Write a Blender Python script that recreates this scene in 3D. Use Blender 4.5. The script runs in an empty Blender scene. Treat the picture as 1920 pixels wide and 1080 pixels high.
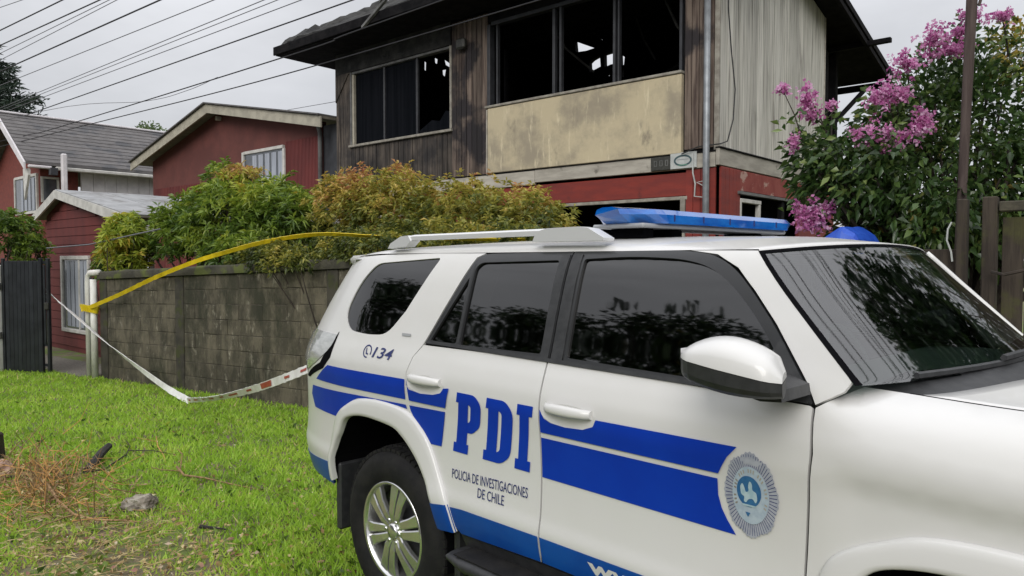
import bpy, bmesh, math, random
import numpy as np
from mathutils import Vector, Matrix, noise
from mathutils.geometry import delaunay_2d_cdt

random.seed(7); rng = np.random.default_rng(7)
R = math.radians
SC = bpy.context.scene
COL = SC.collection

# ------------------------------------------------------------------ camera
CAMLOC = (2.918, -1.95, 1.67)
cd = bpy.data.cameras.new('camera'); cam = bpy.data.objects.new('camera', cd); COL.objects.link(cam)
cd.sensor_width = 36; cd.lens = 26.06; cd.clip_start = .05; cd.clip_end = 2000
_p = math.atan(52/1390.); _a = R(44)
fw = Vector((-math.cos(_a)*math.cos(_p), math.sin(_a)*math.cos(_p), -math.sin(_p)))
cam.location = CAMLOC; cam.rotation_euler = fw.to_track_quat('-Z', 'Y').to_euler()
SC.camera = cam

# ------------------------------------------------------------------ sky, sun, exposure
SUN_EL, SUN_AZ = 32., 150.          # direction the light comes from: behind the viewer, to the right
w = bpy.data.worlds.new('World'); SC.world = w; w.use_nodes = True
nt = w.node_tree; nt.nodes.clear()
def N(t, **k):
    n = nt.nodes.new(t)
    for a, b in k.items(): setattr(n, a, b)
    return n
L = nt.links.new
out = N('ShaderNodeOutputWorld'); bg = N('ShaderNodeBackground'); bg.inputs[1].default_value = .1
sky = N('ShaderNodeTexSky', sky_type='NISHITA'); sky.sun_disc = False
sky.sun_elevation = R(SUN_EL); sky.sun_rotation = R(SUN_AZ)
tc = N('ShaderNodeTexCoord'); sep = N('ShaderNodeSeparateXYZ'); L(tc.outputs['Generated'], sep.inputs[0])
mx = N('ShaderNodeMath', operation='MAXIMUM'); L(sep.outputs[2], mx.inputs[0]); mx.inputs[1].default_value = 0.
pw = N('ShaderNodeMath', operation='POWER'); L(mx.outputs[0], pw.inputs[0]); pw.inputs[1].default_value = 1.35
ma = N('ShaderNodeMath', operation='MULTIPLY_ADD'); L(pw.outputs[0], ma.inputs[0]); ma.inputs[1].default_value = 9.5; ma.inputs[2].default_value = 4.7
mp = N('ShaderNodeMapping'); mp.inputs['Scale'].default_value = (1.6, 1.6, 4.2); L(tc.outputs['Generated'], mp.inputs[0])
nz = N('ShaderNodeTexNoise'); nz.inputs['Scale'].default_value = 1.5; nz.inputs['Detail'].default_value = 6; nz.inputs['Roughness'].default_value = .55
L(mp.outputs[0], nz.inputs['Vector'])
mr = N('ShaderNodeMapRange'); mr.inputs[1].default_value = .3; mr.inputs[2].default_value = .7; mr.inputs[3].default_value = .84; mr.inputs[4].default_value = 1.14
L(nz.outputs[0], mr.inputs[0])
mm = N('ShaderNodeMath', operation='MULTIPLY'); L(ma.outputs[0], mm.inputs[0]); L(mr.outputs[0], mm.inputs[1])
vm = N('ShaderNodeVectorMath', operation='SCALE'); vm.inputs[0].default_value = (.985, .995, 1.035); L(mm.outputs[0], vm.inputs['Scale'])
mix = N('ShaderNodeMix', data_type='RGBA'); mix.inputs[0].default_value = .93
L(sky.outputs[0], mix.inputs[6]); L(vm.outputs[0], mix.inputs[7]); L(mix.outputs[2], bg.inputs[0]); L(bg.outputs[0], out.inputs[0])
sd = bpy.data.lights.new('sun', 'SUN'); sd.energy = 1.5; sd.angle = R(35); sd.color = (1, .97, .92)
so = bpy.data.objects.new('sun', sd); COL.objects.link(so)
# Nishita sun_rotation turns clockwise from +Y
sdir = Vector((math.sin(R(SUN_AZ))*math.cos(R(SUN_EL)), math.cos(R(SUN_AZ))*math.cos(R(SUN_EL)), math.sin(R(SUN_EL))))
so.rotation_euler = (-sdir).to_track_quat('-Z', 'Y').to_euler(); so.location = (0, 0, 30)
SC.view_settings.view_transform = 'Standard'; SC.view_settings.look = 'None'
SC.view_settings.exposure = 0.27; SC.view_settings.gamma = 1; SC.view_settings.use_curve_mapping = False

# ------------------------------------------------------------------ materials
MATS = {}
def mat(name, c1, c2=None, scale=8., rough=.7, bump=0., stretch=(1, 1, 1), coat=0., metal=0., ior=1.5, lo=.35, hi=.65,
        c3=None, s3=2., lo3=.5, hi3=.62, st3=(1, 1, 1), rnd=0., spec=.5, detail=6, coatr=.03, bscale=None, nz_rough=.6, transl=0., c4=None, s4=1.2, st4=(1, 1, .5), lo4=.5, hi4=.66):
    """two noise blended colours, an optional third one in patches, optional per object value change"""
    m = bpy.data.materials.new(name); m.use_nodes = True; MATS[name] = m
    t = m.node_tree; b = t.nodes['Principled BSDF']
    b.inputs['Roughness'].default_value = rough; b.inputs['Metallic'].default_value = metal; b.inputs['IOR'].default_value = ior
    b.inputs['Coat Weight'].default_value = coat; b.inputs['Coat Roughness'].default_value = coatr
    b.inputs['Specular IOR Level'].default_value = spec
    if c2 is None and not rnd and c3 is None:
        b.inputs['Base Color'].default_value = (*c1, 1)
        colsock = None
    else:
        tcn = t.nodes.new('ShaderNodeTexCoord')
        def nzn(sc, st):
            mpn = t.nodes.new('ShaderNodeMapping'); mpn.inputs['Scale'].default_value = st
            geo = t.nodes.new('ShaderNodeNewGeometry'); t.links.new(geo.outputs['Position'], mpn.inputs[0])
            n = t.nodes.new('ShaderNodeTexNoise'); n.inputs['Scale'].default_value = sc; n.inputs['Detail'].default_value = detail
            n.inputs['Roughness'].default_value = nz_rough
            t.links.new(mpn.outputs[0], n.inputs['Vector']); return n
        def mixc(fac, a, bcol):
            x = t.nodes.new('ShaderNodeMix'); x.data_type = 'RGBA'
            t.links.new(fac, x.inputs[0])
            for s, v in ((6, a), (7, bcol)):
                if isinstance(v, tuple): x.inputs[s].default_value = (*v, 1)
                else: t.links.new(v, x.inputs[s])
            return x.outputs[2]
        def rng_(sock, a, bb):
            r = t.nodes.new('ShaderNodeMapRange'); r.interpolation_type = 'SMOOTHSTEP'
            r.inputs[1].default_value = a; r.inputs[2].default_value = bb; t.links.new(sock, r.inputs[0]); return r.outputs[0]
        n1 = nzn(scale, stretch)
        colsock = mixc(rng_(n1.outputs[0], lo, hi), c1, c2 or c1)
        if c3 is not None:
            n3 = nzn(s3, st3); colsock = mixc(rng_(n3.outputs[0], lo3, hi3), colsock, c3)
        if c4 is not None:
            n4 = nzn(s4, st4); colsock = mixc(rng_(n4.outputs[0], lo4, hi4), colsock, c4)
        if rnd:
            oi = t.nodes.new('ShaderNodeObjectInfo'); r = t.nodes.new('ShaderNodeMapRange')
            r.inputs[3].default_value = 1-rnd; r.inputs[4].default_value = 1+rnd; t.links.new(oi.outputs['Random'], r.inputs[0])
            v = t.nodes.new('ShaderNodeVectorMath'); v.operation = 'SCALE'; t.links.new(colsock, v.inputs[0]); t.links.new(r.outputs[0], v.inputs['Scale'])
            colsock = v.outputs[0]
        t.links.new(colsock, b.inputs['Base Color'])
        if bump:
            nb = nzn(bscale or scale*2, stretch)
            bn = t.nodes.new('ShaderNodeBump'); bn.inputs['Strength'].default_value = bump; bn.inputs['Distance'].default_value = .01
            t.links.new(nb.outputs[0], bn.inputs['Height']); t.links.new(bn.outputs[0], b.inputs['Normal'])
    return m

def leafmat(name, ramp, rough=.45, transl=.3, spec=.5):
    """leaf colour from the per leaf attribute 'rnd' """
    m = bpy.data.materials.new(name); m.use_nodes = True; MATS[name] = m
    t = m.node_tree; b = t.nodes['Principled BSDF']; o = t.nodes['Material Output']
    at = t.nodes.new('ShaderNodeAttribute'); at.attribute_name = 'rnd'
    cr = t.nodes.new('ShaderNodeValToRGB'); el = cr.color_ramp.elements
    while len(el) > len(ramp): el.remove(el[-1])
    while len(el) < len(ramp): el.new(1.)
    for e, (p, c) in zip(el, ramp): e.position = p; e.color = (*c, 1)
    t.links.new(at.outputs['Fac'], cr.inputs[0]); t.links.new(cr.outputs[0], b.inputs['Base Color'])
    b.inputs['Roughness'].default_value = rough; b.inputs['Specular IOR Level'].default_value = spec
    tr = t.nodes.new('ShaderNodeBsdfTranslucent'); t.links.new(cr.outputs[0], tr.inputs[0])
    mxs = t.nodes.new('ShaderNodeMixShader'); mxs.inputs[0].default_value = transl
    t.links.new(b.outputs[0], mxs.inputs[1]); t.links.new(tr.outputs[0], mxs.inputs[2]); t.links.new(mxs.outputs[0], o.inputs[0])
    return m

def glassmat(name, tint, ior=1.5, rough=0.0):
    m = bpy.data.materials.new(name); m.use_nodes = True; MATS[name] = m
    t = m.node_tree; t.nodes.remove(t.nodes['Principled BSDF']); o = t.nodes['Material Output']
    fr = t.nodes.new('ShaderNodeFresnel'); fr.inputs[0].default_value = ior
    tr = t.nodes.new('ShaderNodeBsdfTransparent'); tr.inputs[0].default_value = (*tint, 1)
    gl = t.nodes.new('ShaderNodeBsdfGlossy'); gl.inputs['Roughness'].default_value = rough
    x = t.nodes.new('ShaderNodeMixShader'); t.links.new(fr.outputs[0], x.inputs[0]); t.links.new(tr.outputs[0], x.inputs[1]); t.links.new(gl.outputs[0], x.inputs[2])
    t.links.new(x.outputs[0], o.inputs[0]); return m

mat('paint_white', (.66, .655, .645), (.635, .63, .61), scale=1.7, rough=.38, coat=.5, coatr=.05, lo=.3, hi=.75)
mat('paint_blue', (.0015, .030, .34), (.002, .038, .38), scale=3, rough=.5, coat=.15, spec=.2)
mat('sill_blue', (.002, .055, .30), (.003, .075, .36), scale=3, rough=.45, coat=.3, spec=.3)
mat('ink_blue', (.02, .03, .13), rough=.5)
mat('black_plastic', (.022, .023, .025), (.034, .035, .037), scale=25, rough=.5, bump=.1)
mat('gloss_black', (.030, .031, .033), rough=.28)
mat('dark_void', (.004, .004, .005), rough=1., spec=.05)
mat('rubber', (.010, .010, .011), (.018, .0175, .017), scale=14, rough=.8, bump=.3, spec=.25)
mat('alloy', (.72, .72, .71), rough=.22, metal=.9)
mat('silver_rail', (.72, .725, .73), rough=.4, metal=.35)
mat('chrome', (.8, .8, .8), rough=.08, metal=1.)
mat('seat_cloth', (.18, .18, .18), (.24, .24, .24), scale=60, rough=.9)
mat('dash', (.22, .23, .22), rough=.6)
mat('headliner', (.42, .43, .40), rough=.95)
glassmat('privacy_glass', (.018, .018, .02), ior=2.0, rough=.03)
glassmat('windscreen_glass', (.66, .84, .75), ior=2.6, rough=.03)
mat('lamp_clear', (.46, .47, .46), (.34, .35, .34), scale=14, stretch=(1, 1, 4), rough=.15, coat=1)
mat('lamp_red', (.25, .01, .012), rough=.1, coat=1)
mat('beacon_blue', (.003, .075, .36), (.008, .15, .52), scale=5, stretch=(1, 1, 3), rough=.12, coat=1)
mat('grey_plastic', (.32, .33, .34), rough=.4)
mat('badge_silver', (.30, .32, .38), (.40, .42, .47), scale=40, rough=.35)
mat('badge_pale', (.34, .42, .50), (.42, .50, .56), scale=50, rough=.4)
mat('badge_blue', (.02, .10, .25), (.035, .14, .30), scale=30, rough=.4)
mat('badge_light', (.42, .54, .58), (.30, .44, .50), scale=40, rough=.4)
# buildings
mat('burnt_plank', (.036, .029, .024), (.115, .094, .076), scale=5, stretch=(3, 3, .25), rough=.85, bump=.5, c3=(.018, .016, .016), s3=.9, lo3=.48, hi3=.66, rnd=.28)
mat('burnt_brown', (.052, .034, .028), (.175, .135, .108), scale=5, stretch=(4, 4, .22), rough=.85, bump=.5, c3=(.022, .018, .02), s3=1.2, rnd=.3)
mat('char', (.005, .005, .006), (.013, .012, .013), scale=6, rough=.95, bump=.7, spec=.15)
mat('char_roof', (.016, .016, .015), (.040, .039, .036), scale=5, rough=.9, bump=.9, c3=(.012, .012, .012))
mat('pale_plank', (.62, .60, .54), (.38, .365, .32), scale=7, stretch=(5, 5, .16), rough=.85, bump=.6, lo=.40, hi=.70, c3=(.19, .175, .15), s3=3.0, st3=(11, 11, .30), lo3=.51, hi3=.70, rnd=.18, c4=(.24, .225, .195), s4=1.1, st4=(2, 2, .6), lo4=.54, hi4=.72)
mat('cream_panel', (.53, .455, .305), (.32, .278, .205), scale=1.5, rough=.85, bump=.3, lo=.38, hi=.66, c3=(.66, .58, .40), s3=7, st3=(1.6, 1.6, .28), lo3=.54, hi3=.70, detail=9, nz_rough=.68, c4=(.20, .175, .135), s4=3.2, st4=(1, 1, .45), lo4=.56, hi4=.74)
mat('pale_board', (.45, .42, .36), (.33, .305, .26), scale=4, stretch=(.6, .6, 3), rough=.8, bump=.3, c3=(.17, .155, .13), s3=6, lo3=.6, hi3=.75, rnd=.1)
mat('red_board', (.23, .030, .020), (.175, .025, .020), scale=5, stretch=(.5, .5, 2), rough=.7, bump=.25, c3=(.09, .02, .018), s3=3, lo3=.58, hi3=.75, rnd=.08)
mat('red_peeled', (.21, .030, .022), (.26, .055, .04), scale=5, rough=.75, bump=.4, c3=(.42, .27, .22), s3=4.2, st3=(1, 1, 1.4), lo3=.57, hi3=.64)
mat('frame_grey', (.16, .16, .155), (.09, .09, .088), scale=6, rough=.6)
mat('frame_pale', (.34, .32, .27), (.22, .2, .17), scale=9, rough=.7)
mat('sooty_glass', (.0045, .0055, .0075), (.009, .010, .013), scale=4, stretch=(5, 5, .1), rough=.7, spec=.02)
mat('mullion', (.040, .042, .048), (.025, .026, .03), scale=6, rough=.5)
mat('plate_dark', (.030, .030, .026), (.05, .05, .042), scale=30, rough=.5)
mat('plate_white', (.50, .52, .50), (.42, .44, .43), scale=12, rough=.45)
mat('plate_mark', (.05, .09, .10), rough=.5)
mat('plate_green', (.10, .24, .17), rough=.5)
mat('galvanised', (.30, .32, .34), (.22, .235, .25), scale=7, rough=.45, metal=.35)
mat('maroon', (.150, .028, .025), (.110, .021, .020), scale=3, stretch=(1, 1, .3), rough=.75, bump=.2)
mat('maroon_brown', (.140, .042, .034), (.105, .031, .026), scale=2, rough=.8, bump=.15)
mat('brick_red', (.20, .048, .036), (.145, .038, .03), scale=12, rough=.85, bump=.3)
mat('fascia', (.43, .40, .32), (.33, .305, .245), scale=5, rough=.75, bump=.2)
mat('fascia_white', (.60, .585, .55), (.46, .45, .42), scale=6, rough=.7)
mat('soffit', (.20, .18, .14), (.13, .115, .09), scale=5, rough=.8)
mat('shingle', (.105, .098, .098), (.15, .142, .14), scale=6, stretch=(1, .6, 3), rough=.9, bump=.5, c3=(.085, .085, .09), s3=1.4, rnd=.1)
mat('zinc_roof', (.36, .365, .37), (.26, .265, .27), scale=3, rough=.55, metal=.2, c3=(.19, .185, .18), s3=2.2, rnd=.05)
mat('pale_sheet', (.66, .63, .64), (.54, .515, .53), scale=3, rough=.7, rnd=.08)
mat('window_glass', (.05, .058, .068), (.09, .10, .115), scale=3, rough=.08, coat=.5)
mat('curtain', (.42, .45, .50), (.26, .28, .33), scale=9, stretch=(6, 6, .15), rough=.9)
mat('concrete', (.140, .122, .086), (.055, .049, .034), scale=3.4, stretch=(1.5, 1.5, .7), rough=.95, bump=.9, lo=.36, hi=.64, c3=(.30, .275, .215), s3=5.5, st3=(2., 2., .8), lo3=.56, hi3=.72, rnd=.12, bscale=22, nz_rough=.72, c4=(.036, .036, .022), s4=1.7, st4=(1.3, 1.3, .6), lo4=.47, hi4=.66)
mat('concrete_dark', (.065, .058, .044), (.036, .033, .026), scale=6, rough=.95, bump=.7, rnd=.12, c3=(.05, .055, .02), s3=5)
mat('cap_moss', (.060, .056, .038), (.035, .033, .024), scale=8, rough=.95, bump=.9, c3=(.085, .10, .025), s3=4, lo3=.5, hi3=.6)
mat('mortar', (.085, .075, .055), (.045, .04, .03), scale=10, rough=1., bump=.6)
mat('white_tube', (.80, .79, .75), (.62, .60, .55), scale=9, stretch=(1, 1, .4), rough=.5)
mat('gate_metal', (.014, .016, .020), (.024, .027, .032), scale=6, rough=.5, rnd=.2)
mat('tape_yellow', (.70, .50, .008), (.78, .58, .02), scale=9, rough=.4, transl=.2)
mat('tape_white', (.86, .85, .84), (.74, .72, .71), scale=12, rough=.4)
mat('tape_red', (.40, .06, .05), rough=.45)
mat('wire', (.014, .014, .017), rough=.6)
mat('wire_grey', (.13, .13, .145), rough=.6)
mat('cable', (.03, .03, .03), rough=.6)
mat('bark', (.060, .046, .036), (.030, .024, .02), scale=14, stretch=(1, 1, .25), rough=.95, bump=.9)
mat('pole_wood', (.050, .034, .030), (.085, .062, .055), scale=12, stretch=(2, 2, .15), rough=.9, bump=.6)
mat('fence_wood', (.024, .018, .014), (.050, .039, .029), scale=8, stretch=(3, 3, .2), rough=.95, bump=.7, c3=(.050, .048, .018), s3=3, lo3=.56, hi3=.7, rnd=.25)
mat('fence_rail', (.095, .085, .058), (.05, .045, .033), scale=9, rough=.95, bump=.7)
mat('soil', (.12, .095, .06), (.17, .14, .09), scale=6, rough=1., bump=.8, bscale=40, c3=(.12, .17, .035), s3=2.6, lo3=.46, hi3=.58)
mat('asphalt', (.045, .045, .046), (.06, .06, .06), scale=30, rough=.9, bump=.4)
mat('gravel', (.22, .20, .17), (.13, .12, .10), scale=40, rough=1., bump=1.)
mat('stone', (.27, .235, .19), (.12, .10, .08), scale=16, rough=.95, bump=1., c3=(.36, .33, .27), s3=9)
mat('pink_stone', (.46, .30, .24), (.34, .22, .17), scale=14, rough=.95, bump=.6)
mat('dry_twig', (.40, .25, .12), (.24, .15, .08), scale=30, rough=.9, rnd=.3)
mat('dry_orange', (.52, .28, .09), (.38, .20, .08), scale=20, rough=.9, rnd=.2)
mat('charred_stick', (.02, .018, .017), (.05, .045, .04), scale=20, rough=.95, bump=.6)
mat('tarp_blue', (.012, .06, .42), (.02, .09, .50), scale=7, rough=.45)
mat('crate_wood', (.10, .07, .05), (.07, .05, .035), scale=10, rough=.9)
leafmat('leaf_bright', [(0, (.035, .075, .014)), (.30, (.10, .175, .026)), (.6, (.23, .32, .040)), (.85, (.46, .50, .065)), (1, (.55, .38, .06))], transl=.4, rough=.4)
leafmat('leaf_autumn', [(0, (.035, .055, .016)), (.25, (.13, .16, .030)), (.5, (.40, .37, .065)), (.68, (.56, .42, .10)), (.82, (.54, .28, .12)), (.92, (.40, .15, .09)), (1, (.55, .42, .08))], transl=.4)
leafmat('leaf_dark', [(0, (.012, .030, .011)), (.5, (.026, .062, .018)), (.8, (.055, .105, .030)), (.95, (.10, .15, .04)), (1, (.22, .19, .05))], rough=.3, transl=.2, spec=.6)
leafmat('petal_pink', [(0, (.44, .10, .32)), (.45, (.70, .27, .54)), (1, (.86, .62, .80))], rough=.6, transl=.5)
leafmat('needle', [(0, (.012, .026, .018)), (1, (.035, .058, .036))], rough=.6, transl=.1)
leafmat('leaf_glossy', [(0, (.022, .048, .014)), (.4, (.050, .100, .026)), (.7, (.11, .175, .045)), (.92, (.22, .28, .08)), (1, (.30, .24, .07))], rough=.3, transl=.3, spec=.6)
leafmat('leaf_far', [(0, (.02, .035, .012)), (1, (.06, .085, .03))], rough=.6, transl=.2)
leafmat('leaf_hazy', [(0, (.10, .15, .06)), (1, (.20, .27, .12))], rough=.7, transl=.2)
leafmat('grass_blade', [(0, (.17, .30, .03)), (.5, (.39, .62, .06)), (.85, (.60, .74, .13)), (.95, (.66, .60, .22)), (1, (.62, .48, .24))], rough=.5, transl=.45)
leafmat('litter_leaf', [(0, (.22, .12, .06)), (.4, (.42, .29, .13)), (.7, (.60, .50, .26)), (.9, (.34, .16, .14)), (1, (.72, .66, .48))], rough=.8, transl=.15)

# ------------------------------------------------------------------ object helpers
def link(name, me, m, parent=None, smooth=False):
    o = bpy.data.objects.new(name, me); COL.objects.link(o)
    if m: me.materials.append(MATS[m])
    if smooth: me.polygons.foreach_set('use_smooth', [True]*len(me.polygons))
    if parent is not None:
        o.parent = parent
        if 'world' in parent: o.matrix_parent_inverse = Matrix.Translation(-parent.location)
    return o
def mesh(name, verts, faces):
    me = bpy.data.meshes.new(name); me.from_pydata([tuple(v) for v in verts], [], faces); me.update(); return me
class MB:
    """collects shapes into one mesh"""
    def __init__(s): s.v = []; s.f = []; s.n = None
    def add(s, v, f):
        o = len(s.v); s.v += [tuple(map(float, p)) for p in v]; s.f += [tuple(i+o for i in q) for q in f]; return s
    def box(s, x0, x1, y0, y1, z0, z1, b=0.):
        if b <= 0:
            v = [(x, y, z) for z in (z0, z1) for y in (y0, y1) for x in (x0, x1)]
            return s.add(v, [(0, 2, 3, 1), (4, 5, 7, 6), (0, 1, 5, 4), (2, 6, 7, 3), (0, 4, 6, 2), (1, 3, 7, 5)])
        bm = bmesh.new(); bmesh.ops.create_cube(bm, size=1)
        for v in bm.verts: v.co = Vector(((x0+x1)/2+v.co.x*(x1-x0), (y0+y1)/2+v.co.y*(y1-y0), (z0+z1)/2+v.co.z*(z1-z0)))
        bmesh.ops.bevel(bm, geom=bm.edges[:], offset=b, segments=1, affect='EDGES')
        bm.verts.index_update()
        s.add([v.co for v in bm.verts], [[v.index for v in f.verts] for f in bm.faces]); bm.free(); return s
    def prism(s, poly, axis, a, b):
        """polygon given in the two other axes, pushed along axis from a to b"""
        n = len(poly)
        def P(p, t):
            return {'x': (t, p[0], p[1]), 'y': (p[0], t, p[1]), 'z': (p[0], p[1], t)}[axis]
        v = [P(p, a) for p in poly]+[P(p, b) for p in poly]
        f = [tuple(range(n))[::-1], tuple(range(n, 2*n))]+[(i, (i+1) % n, n+(i+1) % n, n+i) for i in range(n)]
        return s.add(v, f)
    def tube(s, pts, r, sides=6, cap=True):
        pts = [Vector(p) for p in pts]; n = len(pts); rs = r if isinstance(r, (list, tuple)) else [r]*n
        v = []; f = []; up = Vector((0, 0, 1)); prev = None
        for i, p in enumerate(pts):
            t = (pts[min(i+1, n-1)]-pts[max(i-1, 0)]).normalized()
            a = prev - t*prev.dot(t) if prev is not None else (up.cross(t) if abs(t.z) < .95 else Vector((1, 0, 0)).cross(t))
            if a.length < 1e-6: a = Vector((1, 0, 0)).cross(t)
            a.normalize(); prev = a; b = t.cross(a)
            for k in range(sides):
                th = 2*math.pi*k/sides; v.append(p+(a*math.cos(th)+b*math.sin(th))*rs[i])
        for i in range(n-1):
            for k in range(sides):
                k2 = (k+1) % sides; f.append((i*sides+k, i*sides+k2, (i+1)*sides+k2, (i+1)*sides+k))
        if cap: f += [tuple(range(sides))[::-1], tuple(range((n-1)*sides, n*sides))]
        return s.add(v, f)
    def lathe(s, prof, c, axis='y', n=48, closed=False):
        v = []; f = []; m = len(prof)
        for k in range(n):
            th = 2*math.pi*k/n; ct, st = math.cos(th), math.sin(th)
            for (r, a) in prof:
                v.append((c[0]+r*ct, c[1]+a, c[2]+r*st) if axis == 'y' else (c[0]+r*ct, c[1]+r*st, c[2]+a))
        for k in range(n):
            k2 = (k+1) % n
            for j in range(m-1): f.append((k*m+j, k2*m+j, k2*m+j+1, k*m+j+1))
        return s.add(v, f)
    def grid(s, rows, flip=False):
        m = len(rows[0]); v = [p for r_ in rows for p in r_]; f = []
        for i in range(len(rows)-1):
            for j in range(m-1):
                q = (i*m+j, i*m+j+1, (i+1)*m+j+1, (i+1)*m+j); f.append(q[::-1] if flip else q)
        return s.add(v, f)
    def mirror(s, W):
        o = MB(); o.v = [(x, W-y, z) for x, y, z in s.v]; o.f = [tuple(q[::-1]) for q in s.f]
        if s.n: o.n = [(a, -b, c) for a, b, c in s.n]
        return o
    def build(s, name, m, parent=None, smooth=False, fixn=False):
        me = mesh(name, s.v, s.f)
        if fixn:
            bm = bmesh.new(); bm.from_mesh(me); bmesh.ops.recalc_face_normals(bm, faces=bm.faces); bm.to_mesh(me); bm.free()
        o = link(name, me, m, parent, smooth)
        if s.n: me.normals_split_custom_set_from_vertices(s.n)
        return o
def thing(name, label, cat, loc, rz=0., group=None, world=True):
    o = bpy.data.objects.new(name, None); COL.objects.link(o); o.location = loc; o.rotation_euler = (0, 0, rz)
    o['label'] = label; o['category'] = cat
    if world: o['world'] = 1
    if group: o['group'] = group
    o.empty_display_size = .2
    return o
def tag(o, label, cat, group=None):
    o['label'] = label; o['category'] = cat
    if group: o['group'] = group
    return o
def struct(o, kind='structure'): o['kind'] = kind; return o
def inst(src_me, name, parent, loc, scale=(1, 1, 1), rot=(0, 0, 0)):
    o = bpy.data.objects.new(name, src_me); COL.objects.link(o); o.parent = parent
    o.location = loc; o.scale = scale; o.rotation_euler = rot; return o

# ------------------------------------------------------------------ foliage helpers
def fast_mesh(name, V, F, k, attr=None):
    """V (n,3), F (m,k) arrays"""
    me = bpy.data.meshes.new(name); me.vertices.add(len(V)); me.vertices.foreach_set('co', V.astype(np.float32).ravel())
    me.loops.add(F.size); me.loops.foreach_set('vertex_index', F.astype(np.int32).ravel())
    me.polygons.add(len(F)); me.polygons.foreach_set('loop_start', np.arange(len(F), dtype=np.int32)*k)
    me.polygons.foreach_set('loop_total', np.full(len(F), k, dtype=np.int32))
    me.update(calc_edges=True)
    if attr is not None:
        a = me.attributes.new('rnd', 'FLOAT', 'POINT'); a.data.foreach_set('value', attr.astype(np.float32))
    return me
def unit(a): return a/np.maximum(np.linalg.norm(a, axis=-1, keepdims=True), 1e-9)
def leaves(C, D, length, width, rnd, fold=.25, droop=.15):
    """C centres (n,3), D direction (n,3): each leaf is two triangles folded on the midrib"""
    n = len(C); D = unit(D); u = rng.normal(size=(n, 3)); S_ = unit(np.cross(D, u)); Nn = np.cross(S_, D)
    ln = length*rng.uniform(.6, 1.25, (n, 1)); wd = width*rng.uniform(.7, 1.2, (n, 1))
    base = C; tip = C+D*ln-np.array([0, 0, 1])*ln*droop
    mid = C+D*ln*.45
    l = mid+S_*wd*.5+Nn*wd*fold; r = mid-S_*wd*.5+Nn*wd*fold
    V = np.stack([base, l, tip, r], 1).reshape(-1, 3)
    i = np.arange(n)[:, None]*4
    F = np.concatenate([i+np.array([[0, 2, 1]]), i+np.array([[0, 3, 2]])], 0)
    return V, F, np.repeat(rnd, 4)
def clump_points(centres, rad, per, out_from, flat=.8):
    k = len(centres); idx = np.repeat(np.arange(k), per)
    d = unit(rng.normal(size=(k*per, 3))); rr = rng.uniform(.25, 1., (k*per, 1))**.5
    sc = rad[idx][:, None] if hasattr(rad, '__len__') else rad
    P_ = centres[idx]+d*rr*sc*np.array([1, 1, flat])
    outw = unit(centres[idx]-out_from)
    D_ = unit(d*.8+outw*.7+rng.normal(size=d.shape)*.35+np.array([0, 0, .15]))
    return P_, D_, idx
def ellipsoid_centres(c, r, n, shell=.55, zmin=-1.):
    d = unit(rng.normal(size=(n*4, 3))); d = d[d[:, 2] > zmin][:n]
    q = rng.uniform(shell, 1., (len(d), 1))
    return np.array(c)+d*q*np.array(r)
def limb_tubes(mb, base, targets, r0, bend=.15, sides=5):
    b = np.array(base, float)
    for t in targets:
        t = np.array(t, float); m = b*.5+t*.5+rng.normal(size=3)*bend*np.linalg.norm(t-b)*.4; m[2] += .05
        pts = [b*(1-a)**2+m*2*a*(1-a)+t*a*a for a in np.linspace(0, 1, 6)]
        mb.tube(pts, [r0*(1-.8*a) for a in np.linspace(0, 1, 6)], sides)

# =================================================================== GROUND
me = mesh('lawn', [(-150, -4.2, 0), (150, -4.2, 0), (150, 200, 0), (-150, 200, 0)], [(0, 1, 2, 3)])
struct(link('lawn', me, 'soil'))
me = mesh('road', [(-150, -60, -.1), (150, -60, -.1), (150, -4.35, -.1), (-150, -4.35, -.1)], [(0, 1, 2, 3)])
struct(link('road', me, 'asphalt'))
struct(MB().box(-150, 150, -4.35, -4.2, -.1, .03, .02).build('kerb', 'concrete_dark'))
struct(link('path', mesh('path', [(-13.5, .2, .004), (-8.95, .95, .004), (-9.0, 1.75, .004), (-12.0, 1.2, .004)], [(0, 1, 2, 3)]), 'gravel'))

# =================================================================== BURNT HOUSE
HX, HY, HA = -2.127, 6.580, R(5)
house = thing('burnt_house', 'two storey timber house gutted by fire, with a cream panel under its windows', 'house', (HX, HY, 0), HA, world=False)
def hb(name, m, *box, b=.006, parent=house, smooth=False): return MB().box(*box, b).build(name, m, parent, smooth)
plank_me = MB().box(-.5, .5, 0, .028, 0, 1, .004); 
def plank_mesh(m):
    me = mesh('plank', plank_me.v, plank_me.f); me.materials.append(MATS[m]); return me
PM = {k: plank_mesh(k) for k in ('burnt_plank', 'burnt_brown', 'pale_plank')}
def planks(m, x0, x1, z0, z1, wd, y=-.03, top=None):
    n = max(1, round((x1-x0)/wd)); ww = (x1-x0)/n
    for i in range(n):
        xc = x0+(i+.5)*ww
        zt = (top(xc) if top else z1)
        inst(PM[m], 'plank', house, (xc, y+random.uniform(-.004, .004), z0+random.uniform(-.004, .004)), (ww-.012, 1, zt-z0))
# structural shell, burnt black inside, with the window openings left free (front)
sh = MB()
zt = 5.72
for b in ((-8.08, -7.56, 3.0, zt), (-7.56, -4.84, 3.0, 3.92), (-7.56, -4.84, 5.26, zt), (-4.84, -3.92, 3.0, zt), (-3.92, -.49, 3.0, 4.12), (-3.92, -.49, 5.46, zt), (-.49, -.0, 3.0, zt)):
    sh.box(b[0], b[1], .0, .10, b[2], b[3])
sh.build('wall_shell', 'char', house)
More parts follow.
